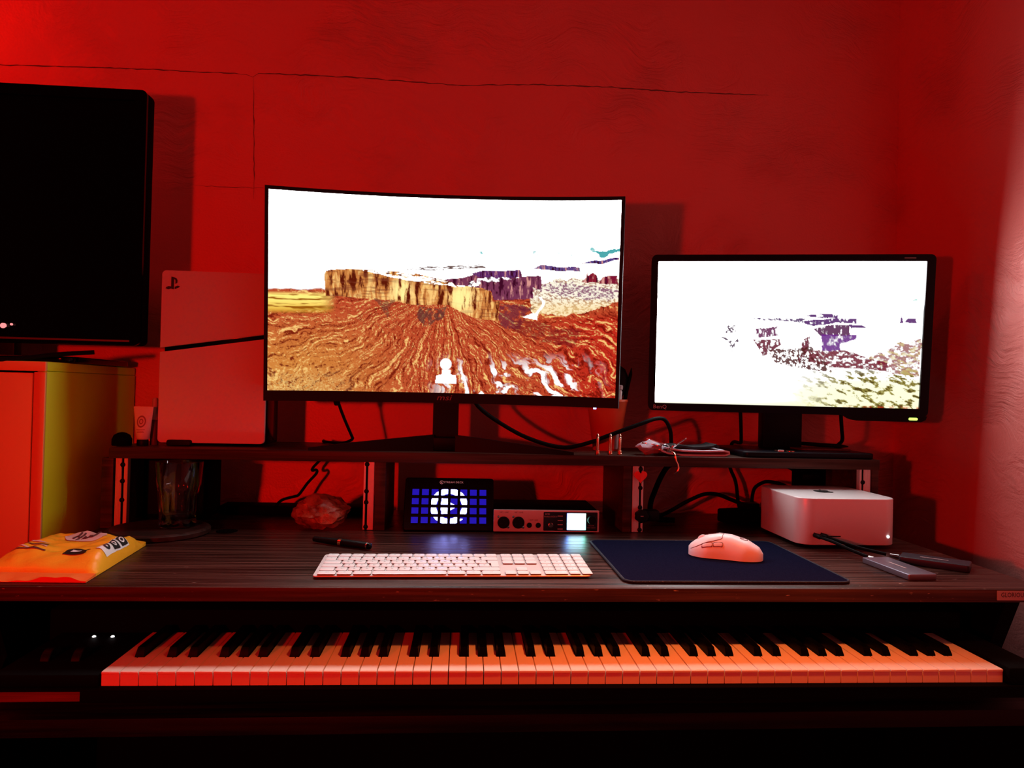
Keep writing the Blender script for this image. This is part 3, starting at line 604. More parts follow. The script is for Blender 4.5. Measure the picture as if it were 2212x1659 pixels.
def bq_paint(s, t):
    U = (135-30*t)+s*(1901-40*t); V = 148+t*(967+77*s)
    w1 = fbm(U*0.012, V*0.012, 3)-0.5; w2 = fbm(U*0.012, V*0.012, 33)-0.5; Uw = U+w1*60; Vw = V+w2*50
    C = np.ones(s.shape+(3,))
    gd = sstep(900, 1080, V)*sstep(800, 1500, U)+sstep(1085, 1125, V-(s*60))*0.8; gd = np.clip(gd, 0, 1)
    C = blend(C, gd*0.85, S(255, 255, 196)*1.25)
    fine = fbm(U*0.05, V*0.09, 7, 4); st_ = fbm((U+V*0.6)*0.020, (V-U*0.35)*0.05, 11, 4)
    low = sstep(860, 960, V)*sstep(1050, 1500, U); C = blend(C, low*sstep(0.53, 0.60, st_), S(150, 140, 70)); C = blend(C, low*sstep(0.64, 0.70, st_)*0.8, S(60, 40, 20))
    rt_ = inpoly(Uw, Vw, [(1640, 830), (1760, 770), (1880, 705), (1985, 700), (1975, 960), (1800, 930)]); C = blend(C, rt_*0.85*sstep(0.36, 0.58, fine), S(150, 70, 70)); C = blend(C, rt_*0.5*sstep(0.56, 0.66, st_), S(226, 214, 130))
    def patch(P, cl, lo, hi, sx=0.06, sy=0.04, a=0.95, sd=21):
        nonlocal C
        C = blend(C, inpoly(Uw*.5+U*.5, Vw*.5+V*.5, P)*a*sstep(lo, hi, fbm(U*sx, V*sy, sd, 4)+0.10), cl)
    PU, MA = S(86, 20, 110), S(110, 10, 50)
    patch([(1205, 525), (1240, 508), (1430, 520), (1420, 545), (1290, 540)], PU, 0.42, 0.52)
    patch([(1160, 565), (1400, 545), (1555, 545), (1555, 585), (1400, 575), (1260, 600)], PU, 0.42, 0.52)
    patch([(1260, 620), (1360, 590), (1500, 595), (1500, 660), (1290, 665)], S(90, 24, 84), 0.40, 0.55, 0.09, 0.03)
    patch([(1300, 655), (1550, 660), (1540, 690), (1430, 720), (1440, 770), (1310, 770)], S(110, 40, 140), 0.3, 0.62)
    patch([(1490, 590), (1610, 600), (1610, 610), (1510, 612)], PU, 0.2, 0.4)
    patch([(815, 682), (1010, 684), (1025, 725), (960, 770), (890, 805), (850, 740)], MA, 0.47, 0.58, 0.07, 0.05)
    patch([(835, 610), (990, 600), (1000, 660), (840, 670)], S(110, 40, 90), 0.5, 0.6, 0.09, 0.03)
    patch([(610, 580), (700, 585), (700, 640), (620, 640)], S(90, 70, 90), 0.55, 0.62, 0.09, 0.06)
    patch([(580, 660), (735, 680), (670, 770), (640, 700)], S(90, 70, 90), 0.55, 0.62, 0.09, 0.06)
    patch([(830, 538), (1200, 545), (1200, 572), (830, 545)], S(90, 60, 110), 0.52, 0.6, 0.06, 0.1)
    patch([(1160, 700), (1225, 670), (1215, 760), (1100, 900), (1160, 780)], MA, 0.46, 0.56, 0.08, 0.05)
    patch([(1215, 770), (1480, 770), (1640, 830), (1760, 860), (1770, 920), (1600, 900), (1380, 890), (1220, 840)], S(120, 20, 50), 0.42, 0.60, 0.05, 0.07)
    patch([(930, 760), (1230, 740), (1400, 930), (1180, 900), (980, 850)], S(90, 40, 40), 0.58, 0.64, 0.09, 0.09)
    patch([(1845, 580), (1860, 532), (1872, 570), (1875, 582)], PU, 0.1, 0.2); patch([(1885, 582), (1905, 548), (1960, 545), (1965, 582)], PU, 0.2, 0.4)
    patch([(1925, 420), (1955, 408), (1985, 414), (1960, 428)], S(170, 226, 214), 0.1, 0.2)
    rd = sstep(1105, 1135, V-s*62)*sstep(0.55, 0.9, s); C = blend(C, rd*sstep(0.5, 0.58, fine), S(190, 30, 20))
    return lift(C, 1.8+4.0*sstep(900, 700, U)+14.0*sstep(490, 400, V))
picture_grid('screen', bq_pos, 400, 225, bq_paint, 'benq', bq)
bm_ = T(-0.70, -0.49, -SZ)
mb = MB(bm_); mb.box(0.690, 0.782, 0.532, 0.562, SZ+0.012, 0.42, 0.004); part('stand_column', mb, 'navyplastic', bq)
mb = MB(bm_ @ T(0.745, 0.520, 0)); mb.slab(0.285, 0.200, 0.012, SZ, SZ+0.0125, 0.003, 'z'); part('stand_base', mb, 'navyplastic', bq)
for nm, lb, pts in (('signal_cable', 'black cable hanging behind the smaller monitor left of its stand', [(0.637, 0.540, 0.30), (0.640, 0.54, 0.25), (0.646, 0.55, 0.215), (0.655, 0.57, 0.185), (0.664, 0.60, 0.1775), (0.664, 0.648, 0.172), (0.660, 0.6495, 0.12), (0.672, 0.64, 0.08), (0.672, 0.62, 0.03), (0.676, 0.60, 0.006)]),
                    ('signal_cable', 'black cable hanging behind the smaller monitor right of its stand', [(0.856, 0.505, 0.28), (0.860, 0.510, 0.245), (0.868, 0.52, 0.215), (0.880, 0.54, 0.19), (0.8985, 0.60, 0.168), (0.8985, 0.64, 0.10), (0.8985, 0.64, 0.0045)])):
    mb = MB(); mb.tube(pts, 0.0042, 8, 5); single(nm, mb, 'rubber', lb, 'cable', (0, 0, 0))
# things left on the monitor's base
BZ = SZ+0.0127
mb = MB(); mb.slab(0.115, 0.075, 0.004, 0, 0.0035, 0.0012, 'z'); single('card_wallet', mb, 'wallet', 'flat dark red card wallet on the base of the smaller monitor', 'wallet', (0.812, 0.520, BZ), 0.05)
mb = MB(); mb.tube([(-0.06, 0, 0.0045), (-0.055, 0, 0.0045), (0.045, 0, 0.0045), (0.062, 0, 0.0045)], [0.003, 0.0045, 0.0045, 0.0012], 10); single('ballpoint_pen', mb, 'black', 'black pen lying across the dark red wallet', 'pen', (0.838, 0.556, BZ+0.0036), -0.9)
for cx_, cy_ in ((0.690, 0.450), (0.708, 0.436)):
    mb = MB(); mb.lathe([(0.0092, 0), (0.0096, 0.0003), (0.0096, 0.0016), (0.0088, 0.0019), (0.0005, 0.0017)], 20); single('coin', mb, 'copper', 'copper coin nearest the stand column of the smaller monitor' if cy_ > 0.44 else 'copper coin nearest the shelf edge on the smaller monitor base', 'coin', (cx_, cy_, BZ), 0, 'coins on the monitor base')
mb = MB(); mb.box(-0.006, 0.006, -0.002, 0.002, 0, 0.004, 0.0006); single('memory_card', mb, 'white', 'tiny pale chip in front of the copper coins', 'memory card', (0.684, 0.428, BZ))

# ================================================================== CUP OF PENS
mb = MB(); mb.lathe([(0.0290, 0.0), (0.0298, 0.001), (0.0450, 0.108), (0.0470, 0.110), (0.0470, 0.115), (0.0445, 0.115), (0.0430, 0.110), (0.0280, 0.004), (0.0005, 0.004)], 36)
single('pen_cup', mb, 'cupred', 'red plastic cup half hidden behind the right edge of the large monitor', 'cup', (0.338, 0.560, SZ))
br = thing('hair_brush', 'dark blue oval brush sticking out of the red cup', 'brush', (0.346, 0.565, SZ+0.0042))
mb = MB(Matrix.Rotation(0.12, 4, 'Y')); mb.tube([(0, 0, 0.001), (0, 0, 0.12)], [0.005, 0.006], 10); part('handle', mb, 'navyplastic', br)
mb = MB(Matrix.Rotation(0.12, 4, 'Y') @ T(0, 0, 0.150) @ Matrix.Diagonal((0.55, 0.22, 1, 1))); mb.lathe([(0.0005, -0.042), (0.02, -0.036), (0.036, -0.018), (0.041, 0), (0.036, 0.018), (0.022, 0.032), (0.0005, 0.038)], 20); part('head', mb, 'navyplastic', br)
mb = MB(); mb.tube([(0, 0, 0), (0.021, 0.004, 0.13), (0.030, 0.006, 0.168), (0.032, 0.0065, 0.182)], [0.004, 0.0045, 0.0040, 0.001], 10)
single('felt_pen', mb, 'black', 'slim black pen leaning right in the red cup', 'pen', (0.362, 0.560, SZ+0.0045))
vi = thing('glass_vial', 'small clear vial peeking out of the red cup beside the monitor edge', 'vial', (0.352, 0.536, SZ+0.0045))
mb = MB(Matrix.Rotation(0.06, 4, 'Y')); mb.lathe([(0.0065, 0.0), (0.007, 0.002), (0.007, 0.128), (0.0055, 0.132)], 16); part('body', mb, 'whitegloss', vi)
mb = MB(Matrix.Rotation(0.06, 4, 'Y')); mb.lathe([(0.0058, 0.1325), (0.0078, 0.133), (0.0078, 0.141), (0.006, 0.143)], 16); part('cap', mb, 'greyprint', vi)

# three upright jack plugs
for x_, y_, lb in ((0.2925, 0.430, 'leftmost of three upright copper jack plugs on the shelf edge'), (0.3195, 0.431, 'middle one of three upright copper jack plugs on the shelf edge'), (0.3395, 0.431, 'rightmost of three upright copper jack plugs on the shelf edge')):
    j = thing('jack_plug', lb, 'plug', (x_, y_, SZ), 0, 'jack plugs on the shelf')
    mb = MB(); mb.lathe([(0.0046, 0), (0.0049, 0.0008), (0.0049, 0.0035), (0.0042, 0.0042), (0.0049, 0.0050), (0.0049, 0.0085), (0.0034, 0.0095)], 16); part('collar', mb, 'copper', j)
    mb = MB(); mb.lathe([(0.0031, 0.0095), (0.0032, 0.0100), (0.0032, 0.0335), (0.0028, 0.034)], 16); part('sleeve', mb, 'copper', j)
    mb = MB(); mb.lathe([(0.0030, 0.034), (0.0032, 0.0346), (0.0032, 0.0362), (0.0020, 0.0375), (0.0030, 0.0395), (0.0024, 0.0415), (0.0006, 0.0438)], 16); part('tip', mb, 'copper', j)

# display cable across the shelf
mb = MB(); mb.tube([(0.020, 0.470, 0.30), (0.045, 0.485, 0.252), (0.103, 0.50, 0.211), (0.164, 0.50, 0.182), (0.235, 0.50, 0.1665), (0.300, 0.49, 0.183), (0.315, 0.488, 0.190), (0.397, 0.49, 0.221), (0.435, 0.50, 0.233), (0.458, 0.512, 0.230), (0.471, 0.514, 0.208), (0.474, 0.515, 0.180), (0.474, 0.515, 0.1628)], 0.0044, 10, 5)
single('display_cable', mb, 'rubber', 'thick black cable looping over the shelf between the two monitors', 'cable', (0, 0, 0))

# folded cloth and keys
cl = thing('folded_cloth', 'folded pale cloth with a black layer, on the shelf left of the smaller monitor', 'cloth', (0.505, 0.462, SZ))
mb = MB(T(-0.505, -0.462, 0))
def sheet(path, y0, y1, th_):
    rs = []
    pts = [Vector((p[0], 0, p[1])) for p in path]
    out = []
    for i, p in enumerate(pts):
        d = (pts[min(i+1, len(pts)-1)]-pts[max(i-1, 0)]).normalized(); n = Vector((-d.z, 0, d.x))*th_/2
        out.append((p+n, p-n))
    loop = [o[0] for o in out]+[o[1] for o in out[::-1]]
    return [[(q.x, y, q.z) for q in loop] for y in (y0, (y0+y1)/2, y1)]
mb.rings(sheet([(0.425, 0.012), (0.44, 0.006), (0.47, 0.0026), (0.52, 0.0026), (0.562, 0.003), (0.572, 0.0065), (0.571, 0.0105), (0.562, 0.0125), (0.52, 0.0108), (0.47, 0.0115), (0.438, 0.0165)], 0.425, 0.500, 0.0034)); part('fold', mb, 'cloth', cl)
mb = MB(T(-0.505, -0.462, 0)); mb.rings(sheet([(0.452, 0.0178), (0.47, 0.0205), (0.50, 0.0165), (0.522, 0.0178), (0.54, 0.0195), (0.549, 0.0235), (0.555, 0.0185)], 0.440, 0.505, 0.004)); part('black_layer', mb, 'clothdark', cl)
def crumple(n, sx, sy, sz, sd, amp=0.35, sub=3):
    bm = bmesh.new(); bmesh.ops.create_icosphere(bm, subdivisions=sub, radius=1); rnd = random.Random(sd)
    dirs = [(Vector((rnd.gauss(0, 1), rnd.gauss(0, 1), rnd.gauss(0, 1))).normalized(), rnd.uniform(0.62, 0.98)) for _ in range(n)]
    for v in bm.verts:
        d = v.co.normalized(); r = 1.0
        for a, c_ in dirs:
            k = d.dot(a)
            if k > 0.05: r = min(r, c_/k)
        q = d*min(r, 1.25)*(1+amp*0.25*(rnd.random()-0.5)); v.co = (q.x*sx, q.y*sy, q.z*sz)
    zmin = min(v.co.z for v in bm.verts); out = MB(); bm.verts.index_update()
    out.add([(v.co.x, v.co.y, v.co.z-zmin) for v in bm.verts], [[v.index for v in f.verts] for f in bm.faces]); bm.free(); return out
c0 = crumple(26, 0.030, 0.022, 0.019, 4, 0.9); 
o_ = part('crumpled_end', c0, 'cloth', cl, None, (0.407-0.505, 0.452-0.462, 0))
ky = thing('key_bunch', 'bunch of metal keys with a clip hanging over the shelf edge', 'keys', (0.440, 0.432, SZ))
mb = MB(); pts = [(0.0, -0.004, 0.014), (0.007, -0.010, 0.010), (0.010, -0.0225, 0.004), (0.0125, -0.0245, -0.008), (0.016, -0.0245, -0.016), (0.0175, -0.0245, -0.024), (0.014, -0.024, -0.031), (0.008, -0.0238, -0.034)]
mb.tube(pts, 0.0021, 8, 4); part('clip', mb, 'copper', ky)
mb = MB(T(-0.003, 0.002, 0.016) @ Matrix.Rotation(1.1, 4, 'X')); mb.tube([(0.009*math.cos(2*PI*k/20), 0.009*math.sin(2*PI*k/20), 0) for k in range(21)], 0.0012, 6); part('ring', mb, 'silver', ky)
for k, (rx, rz, ox, oz) in enumerate(((1.35, 2.9, -0.010, 0.020), (1.2, 3.4, -0.008, 0.024), (1.5, 2.5, -0.012, 0.014), (0.9, -0.7, 0.004, 0.016))):
    mb = MB(T(ox, 0.004-0.005*k, oz) @ Matrix.Rotation(rz, 4, 'Z') @ Matrix.Rotation(rx-1.5, 4, 'Y'))
    mb.prism(rrect(0.018, 0.017, 0.006, 5, (0.006, 0)), -0.001, 0.001, 'z'); mb.prism([(0.014, -0.003), (0.040, -0.003), (0.042, 0), (0.038, 0.003), (0.035, 0.0015), (0.031, 0.003), (0.027, 0.0018), (0.022, 0.003), (0.014, 0.003)], -0.0008, 0.0008, 'z'); part('key', mb, 'silver', ky)

# on the rail: heart and clamp
hp = [(0.0135*(16*math.sin(t)**3)/16, 0.0145*(13*math.cos(t)-5*math.cos(2*t)-2*math.cos(3*t)-math.cos(4*t))/16.5) for t in [2*PI*k/40 for k in range(40)]]
mb = MB(); mb.rings([[(x, 0.0, z) for x, z in hp], [(x, -0.0008, z) for x, z in hp], [(x*0.9, -0.0014, z*0.9) for x, z in hp]])
single('heart_pick', mb, 'heart', 'small red heart hanging on the metal rail', 'ornament', (0.3800, 0.4122, 0.1165))
kb_ = thing('clamp_knob', 'black knobbed clamp on the rail below the red heart', 'clamp', (0.382, 0.410, 0.036))
mb = MB(T(0, 0.002, 0) @ Matrix.Rotation(PI/2, 4, 'X')); mb.lathe([(0.011, -0.0005), (0.0135, 0.002), (0.0135, 0.010), (0.0125, 0.0125), (0.006, 0.014), (0.0005, 0.014)], 28, (0, 0), lambda t, z: 1+0.07*math.cos(7*t)); part('knob', mb, 'black', kb_)
mb = MB(); mb.box(0.006, 0.040, 0.004, 0.030, -0.012, 0.010, 0.003); part('arm', mb, 'black', kb_)
mb = MB(); mb.box(-0.004, 0.002, -0.0125, -0.0120, 0.0005, 0.0018); part('mark', mb, 'greyprint', kb_)

# ================================================================== CABLES UNDER THE SHELF
for nm, lb, r_, pts in (
    ('thick_cable', 'thick black cable dropping from the shelf beside the clamp', 0.0062, [(0.500, 0.56, 0.131), (0.482, 0.56, 0.124), (0.466, 0.56, 0.100), (0.450, 0.555, 0.066), (0.440, 0.55, 0.040), (0.440, 0.545, 0.018), (0.452, 0.54, 0.0075), (0.49, 0.53, 0.0066)]),
    ('power_cable', 'black cable arching over the desk to the adapter behind the silver computer', 0.0046, [(0.455, 0.592, 0.005), (0.480, 0.60, 0.006), (0.505, 0.60, 0.018), (0.536, 0.60, 0.036), (0.570, 0.60, 0.052), (0.591, 0.60, 0.057), (0.615, 0.60, 0.055), (0.645, 0.60, 0.044), (0.670, 0.595, 0.035)]),
    ('network_cable', 'black cable looping beside the back left corner of the silver computer', 0.0042, [(0.690, 0.585, 0.036), (0.692, 0.59, 0.050), (0.702, 0.60, 0.071), (0.718, 0.60, 0.083), (0.735, 0.60, 0.087), (0.760, 0.585, 0.083), (0.775, 0.545, 0.070), (0.770, 0.50, 0.055), (0.768, 0.476, 0.05)]),
    ('hanging_cable', 'black cable hanging from the shelf above the silver computer', 0.0048, [(0.775, 0.62, 0.131), (0.79, 0.62, 0.122), (0.831, 0.61, 0.100), (0.85, 0.60, 0.080), (0.855, 0.58, 0.05), (0.85, 0.57, 0.0052)])):
    mb = MB(); mb.tube(pts, r_, 8, 5); single(nm, mb, 'rubber', lb, 'cable', (0, 0, 0))
ad = thing('power_adapter', 'black power strip lying behind the silver computer', 'power strip', (0.675, 0.56, 0))
mb = MB(Matrix.Rotation(0.25, 4, 'Z')); mb.box(-0.075, 0.05, -0.025, 0.020, 0.0004, 0.030, 0.004); part('body', mb, 'blackmatte', ad)
mb = MB(Matrix.Rotation(0.25, 4, 'Z')); mb.box(-0.020, 0.012, -0.020, 0.012, 0.0302, 0.044, 0.003); part('plug', mb, 'black', ad)
ub = thing('hub_unit', 'upright black unit under the shelf behind the silver computer', 'electronic device', (0.805, 0.545, 0.0003))
mb = MB(); mb.box(-0.036, 0.036, -0.012, 0.012, 0, 0.134, 0.004); part('case', mb, 'blackmatte', ub)
mb = MB(); mb.box(-0.020, 0.020, -0.0128, -0.0118, 0.10, 0.112, 0.0003); part('port_row', mb, 'black', ub)
mb = MB(); mb.box(-0.10, 0.235, -0.03, 0.03, 0, 0.018, 0.003); single('cable_channel', mb, 'blackmatte', 'long flat black cable channel along the wall behind the drinking glass', 'cable channel', (-0.42, 0.615, 0.0003))

bx = thing('black_enclosure', 'black box under the left end of the shelf behind the drinking glass', 'box', (-0.585, 0.55, 0.0003))
mb = MB(); mb.box(-0.066, 0.066, -0.035, 0.05, 0.002, 0.132, 0.003); part('case', mb, 'blackmatte', bx)
mb = MB(); mb.slab(0.116, 0.112, 0.004, -0.0345, -0.0362, 0.0006, 'y', (0, 0.067), 4, False); part('front_panel', mb, 'black', bx)
for x_ in (-0.05, 0.05):
    mb = MB(); mb.box(x_-0.008, x_+0.008, -0.025, 0.04, 0, 0.0022); part('foot', mb, 'rubber', bx)

# ================================================================== GLASS ON ROUND BOARD
mb = MB(); mb.lathe([(0.084, 0), (0.091, 0.002), (0.0915, 0.009), (0.087, 0.0125), (0.082, 0.0125), (0.079, 0.0105), (0.0005, 0.0105)], 56)
single('round_board', mb, 'coaster', 'dark round wooden board under the drinking glass', 'coaster', (-0.557, 0.368, 0.0002))
def facet(t, z):
    if 0.006 < z < 0.078:
        k = min(1, (z-0.006)/0.012)*min(1, (0.078-z)/0.012); a = (t*9/(2*PI)) % 1.0
        return 1-0.11*k*(1-abs(2*a-1))**1.2
    return 1
mb = MB()
out = [(0.0005, 0), (0.030, 0), (0.0325, 0.002), (0.0330, 0.006), (0.0332, 0.012)]+[(0.0334+0.0055*(z-0.012)/0.066, z) for z in (0.020, 0.035, 0.05, 0.062, 0.069, 0.074)]+[(0.0400, 0.079), (0.0404, 0.083), (0.0407, 0.088), (0.0432, 0.122), (0.0430, 0.1245), (0.0422, 0.1250), (0.0414, 0.1240)]
inn = [(0.0385, 0.088), (0.0350, 0.06), (0.0318, 0.03), (0.0305, 0.018), (0.027, 0.0145), (0.0005, 0.014)]
mb.lathe(out+inn, 72, (0, 0), lambda t, z: facet(t, z)); mb.v = [v for v in mb.v]
single('drinking_glass', mb, 'glass', 'clear faceted drinking glass on the round board', 'glass', (-0.530, 0.388, 0.0109))

# ================================================================== ORANGE PACKET
bg = thing('snack_packet', 'crinkled orange packet lying at the left front corner of the desk', 'packet', (-0.60, 0.15, 0.0006))
FLc, FRc, BLc, BRc = (-0.688, 0.022), (-0.514, 0.018), (-0.692, 0.292), (-0.536, 0.262)
def bag_pt(a, c_, off=0.0):
    """a: left to right, c_: front to back"""
    x = (FLc[0]*(1-a)+FRc[0]*a)*(1-c_)+(BLc[0]*(1-a)+BRc[0]*a)*c_; y = (FLc[1]*(1-a)+FRc[1]*a)*(1-c_)+(BLc[1]*(1-a)+BRc[1]*a)*c_
    ea = min(1, min(a, (1-a)*1.5)/0.16); ec = min(1, max(0, (c_-0.14))/0.20)*min(1, max(0, 0.95-c_)/0.12)
    h = 0.023*(1-(1-ea)**2.2)*(ec**0.65 if ec > 0 else 0)
    n = (0.0030*math.sin(9*a+13*c_+2*math.sin(7*c_))+0.0016*math.sin(23*a-17*c_)+0.0022*abs(math.sin(14*a+9*c_+3*math.sin(5*a)))+0.0016*abs(math.sin(31*c_-12*a)))*ec*ea
    fin = 0.0045+(0.0035*math.sin(a*9+1)+0.0012*math.sin(a*31))*(max(0, 0.14-c_)/0.14)+0.004*max(0, math.sin(a*7+2))*max(0, c_-0.95)/0.05
    return (x+0.60, y-0.15, max(0.0006, h+n+fin*(1-ec))+off)
def bag_grid(a0, a1, c0_, c1_, na, nc, off=0.0, under=False):
    mb = MB(); vs = [bag_pt(a0+(a1-a0)*i/na, c0_+(c1_-c0_)*j/nc, off) for j in range(nc+1) for i in range(na+1)]
    fs = [(j*(na+1)+i, j*(na+1)+i+1, (j+1)*(na+1)+i+1, (j+1)*(na+1)+i) for j in range(nc) for i in range(na)]
    if under:
        o = len(vs); vs = vs+[(v[0], v[1], 0.0) for v in vs]; fs = fs+[tuple(o+k for k in f[::-1]) for f in fs]
        rim = [i for i in range(na+1)]+[j*(na+1)+na for j in range(1, nc+1)]+[nc*(na+1)+i for i in range(na-1, -1, -1)]+[j*(na+1) for j in range(nc-1, 0, -1)]
        fs += [(rim[k], rim[(k+1) % len(rim)], o+rim[(k+1) % len(rim)], o+rim[k]) for k in range(len(rim))]
    return mb.add(vs, fs)
part('pouch', bag_grid(0, 1, 0.14, 1, 44, 56, 0, True), 'bag', bg)
part('front_seal', bag_grid(0, 1, 0.0, 0.14, 44, 12, 0, True), 'bagred', bg, 'red crimped end of the packet')
lab = part('side_label', bag_grid(0.865, 0.965, 0.36, 0.74, 8, 22, 0.0009), 'bagwhite', bg, 'white label with black squares')
for c0_, c1_ in ((0.50, 0.60), (0.63, 0.73)):
    part('black_square', bag_grid(0.872, 0.958, c0_, c1_, 6, 6, 0.0014), 'print', lab)
for cc, rad in ((0.435, 0.034), (0.55, 0.028), (0.68, 0.028)):
    mb = MB(); K = 18
    mb.rings([[bag_pt(0.915+q*1.0*math.cos(2*PI*k/K)*rad*0.95, cc+q*rad*math.sin(2*PI*k/K), 0.0021) for k in range(K)] for q in (0.55, 1.0)], caps=False)
    part('round_mark', mb, 'print' if cc < 0.5 else 'bagwhite', lab)
mb = MB(); K = 28
mb.rings([[bag_pt(0.50+q*0.20*math.cos(2*PI*k/K), 0.745+q*0.135*math.sin(2*PI*k/K), 0.0010) for k in range(K)] for q in (0.02, 0.35, 0.7, 1.0)], caps=False); ov = part('oval_print', mb, 'bagpink', bg)
for pts in (((.40, .69), (.41, .80)), ((.44, .68), (.45, .80)), ((.40, .74), (.46, .735)), ((.49, .69), (.49, .75)), ((.49, .69), (.54, .69)), ((.54, .69), (.545, .75)), ((.60, .69), (.61, .81)), ((.57, .70), (.57, .74))):
    mb = MB(); (p0, q0), (p1, q1) = pts; mb.tube([bag_pt(p0+(p1-p0)*k/5, q0+(q1-q0)*k/5, 0.0014) for k in range(6)], 0.0016, 5); part('script_stroke', mb, 'wallet', ov)
lb_ = part('small_label', bag_grid(0.60, 0.80, 0.30, 0.40, 10, 6, 0.0010), 'print', bg)
part('label_mark', bag_grid(0.65, 0.75, 0.33, 0.37, 6, 3, 0.0016), 'bagwhite', lb_)
for k in range(4):
    part('printed_line', bag_grid(0.10, 0.42-0.03*k, 0.33+0.055*k, 0.345+0.055*k, 14, 2, 0.0010), 'bagpink' if k % 2 else 'wallet', bg)

# ================================================================== ROCK, PEN
c0 = crumple(34, 0.069, 0.046, 0.037, 11, 0.55, 4)
single('amber_rock', c0, 'rock', 'rough translucent amber red rock on the desk under the shelf', 'rock', (-0.262, 0.440, 0.0003), 0.1)
fp = thing('fountain_pen', 'black fountain pen with a copper band lying behind the white keyboard', 'pen', (-0.199, 0.268, 0.0068), math.atan2(-0.058, 0.108))
mb = MB(); mb.tube([(-0.064, 0, 0), (-0.062, 0, 0), (-0.02, 0, 0), (-0.006, 0, 0)], [0.003, 0.0048, 0.0062, 0.0063], 16); part('barrel', mb, 'black', fp)
mb = MB(); mb.tube([(-0.006, 0, 0), (0.0005, 0, 0)], 0.0067, 16); part('band', mb, 'copper', fp)
mb = MB(); mb.tube([(0.0005, 0, 0), (0.053, 0, 0), (0.054, 0, 0)], [0.0067, 0.0064, 0.0060], 16); part('cap', mb, 'black', fp)
mb = MB(); mb.tube([(0.054, 0, 0), (0.0565, 0, 0)], 0.0064, 16); part('end_ring', mb, 'silver', fp)
mb = MB(); mb.tube([(0.0565, 0, 0), (0.061, 0, 0), (0.0625, 0, 0)], [0.0062, 0.0055, 0.0035], 16); part('finial', mb, 'blackgloss', fp)

# ================================================================== KEY PAD WITH LIT KEYS
DK = math.radians(63)
dk = thing('macro_keypad', 'black keypad of blue and white lit keys under the shelf', 'keypad', (-0.011, 0.405, 0.0004))
# local panel plane: x across, z up the face, y into the body
dm = T(0, 0, 0.003) @ Matrix.Rotation(-(PI/2-DK), 4, 'X')
mb = MB(dm); mb.slab(0.182, 0.112, 0.006, 0.016, 0.0, 0.003, 'y', (0, 0.056)); part('body', mb, 'black', dk)
mb = MB(); mb.prism([(0.012, 0.0), (0.085, 0.0), (0.050, 0.085), (0.035, 0.075)], -0.07, 0.07, 'x'); part('stand', mb, 'blackmatte', dk)
def deck_color(px, pz):
    r = np.hypot(px, pz); w = ((r > 1.32) & (r < 1.95) & ~((px > 0.9) & (pz < -0.95) & (pz > -1.35)))
    w = w | ((px > -0.78) & (px < 0.80) & (np.abs(pz+0.02) < (0.80-px)*0.60))
    w = w | ((px > -0.9) & (px < -0.1) & (np.abs(pz) < 0.8) & (r < 0.95))
    C = np.ones(px.shape+(3,))*np.array([0.012, 0.007, 0.42]); return np.where(w[..., None], np.array([4.0, 4.2, 13.0]), C)
KP = 0.0196
for row in range(4):
    for cl_ in range(8):
        cx = (cl_-3.5)*KP; cz = 0.050+(1.5-row)*KP
        mb = MB(dm); mb.slab(0.0150, 0.0140, 0.0022, 0.0005, -0.0016, 0.0006, 'y', (cx, cz), 3, False)
        k = part('key', mb, 'blackgloss', dk)
        def kpos(s, t, cx=cx, cz=cz):
            P = np.stack([cx+(s-0.5)*0.0138, np.zeros_like(s)-0.00185, cz+(0.5-t)*0.0128], -1); R = np.array(dm); return P @ R[:3, :3].T+R[:3, 3]
        def kpaint(s, t, cl_=cl_, row=row): return deck_color((cl_-3.5)+(s-0.5)*0.72, (1.5-row)+(0.5-t)*0.68)
        picture_grid('key_display', kpos, 14, 14, kpaint, 'decklight', k)
text('lettering', 'STREAM DECK', 0.0058, dm @ T(0.008, -0.0003, 0.1015) @ FACE, 'whiteprint', dk, 1.1)
mb = MB(dm @ T(-0.0165, -0.0003, 0.1015)); K = 22
mb.rings([[(r*math.cos(-PI*0.12+1.75*PI*k/K+0.5), 0, r*math.sin(-PI*0.12+1.75*PI*k/K+0.5)) for k in range(K+1)] for r in (0.0030, 0.0039)], caps=False, closed=False); mb.add([(-0.0012, 0, -0.0016), (-0.0012, 0, 0.0016), (0.0016, 0, 0)], [(0, 1, 2)]); part('emblem', mb, 'whiteprint', dk)

# ================================================================== AUDIO UNIT
au = thing('audio_interface', 'low silver audio unit with two round sockets and a bright display', 'audio interface', (0.186, 0.40, 0.0004))
def ax(zx): return (zx-1172)/923*0.214-0.107
def az(zy): return 0.0465-(zy-490)/190*0.0435
mb = MB(); mb.box(-0.1055, 0.1055, 0.006, 0.145, 0.0035, 0.046, 0.0012); part('case', mb, 'blackmatte', au)
mb = MB(); mb.slab(0.214, 0.0435, 0.0012, 0.0058, 0.0, 0.0006, 'y', (0, 0.02475), 3); part('front_plate', mb, 'facepanel', au)
mb = MB(); mb.box(-0.10, -0.085, 0.02, 0.035, 0, 0.0035); mb.box(0.085, 0.10, 0.02, 0.035, 0, 0.0035); mb.box(-0.10, -0.085, 0.12, 0.135, 0, 0.0035); mb.box(0.085, 0.10, 0.12, 0.135, 0, 0.0035); part('feet', mb, 'rubber', au)
mb = MB(); mb.slab(0.110, 0.0378, 0.0018, 0.0004, -0.0008, 0.0003, 'y', (ax(1843), az(587)), 4, False); dkp = part('dark_panel', mb, 'facedark', au)
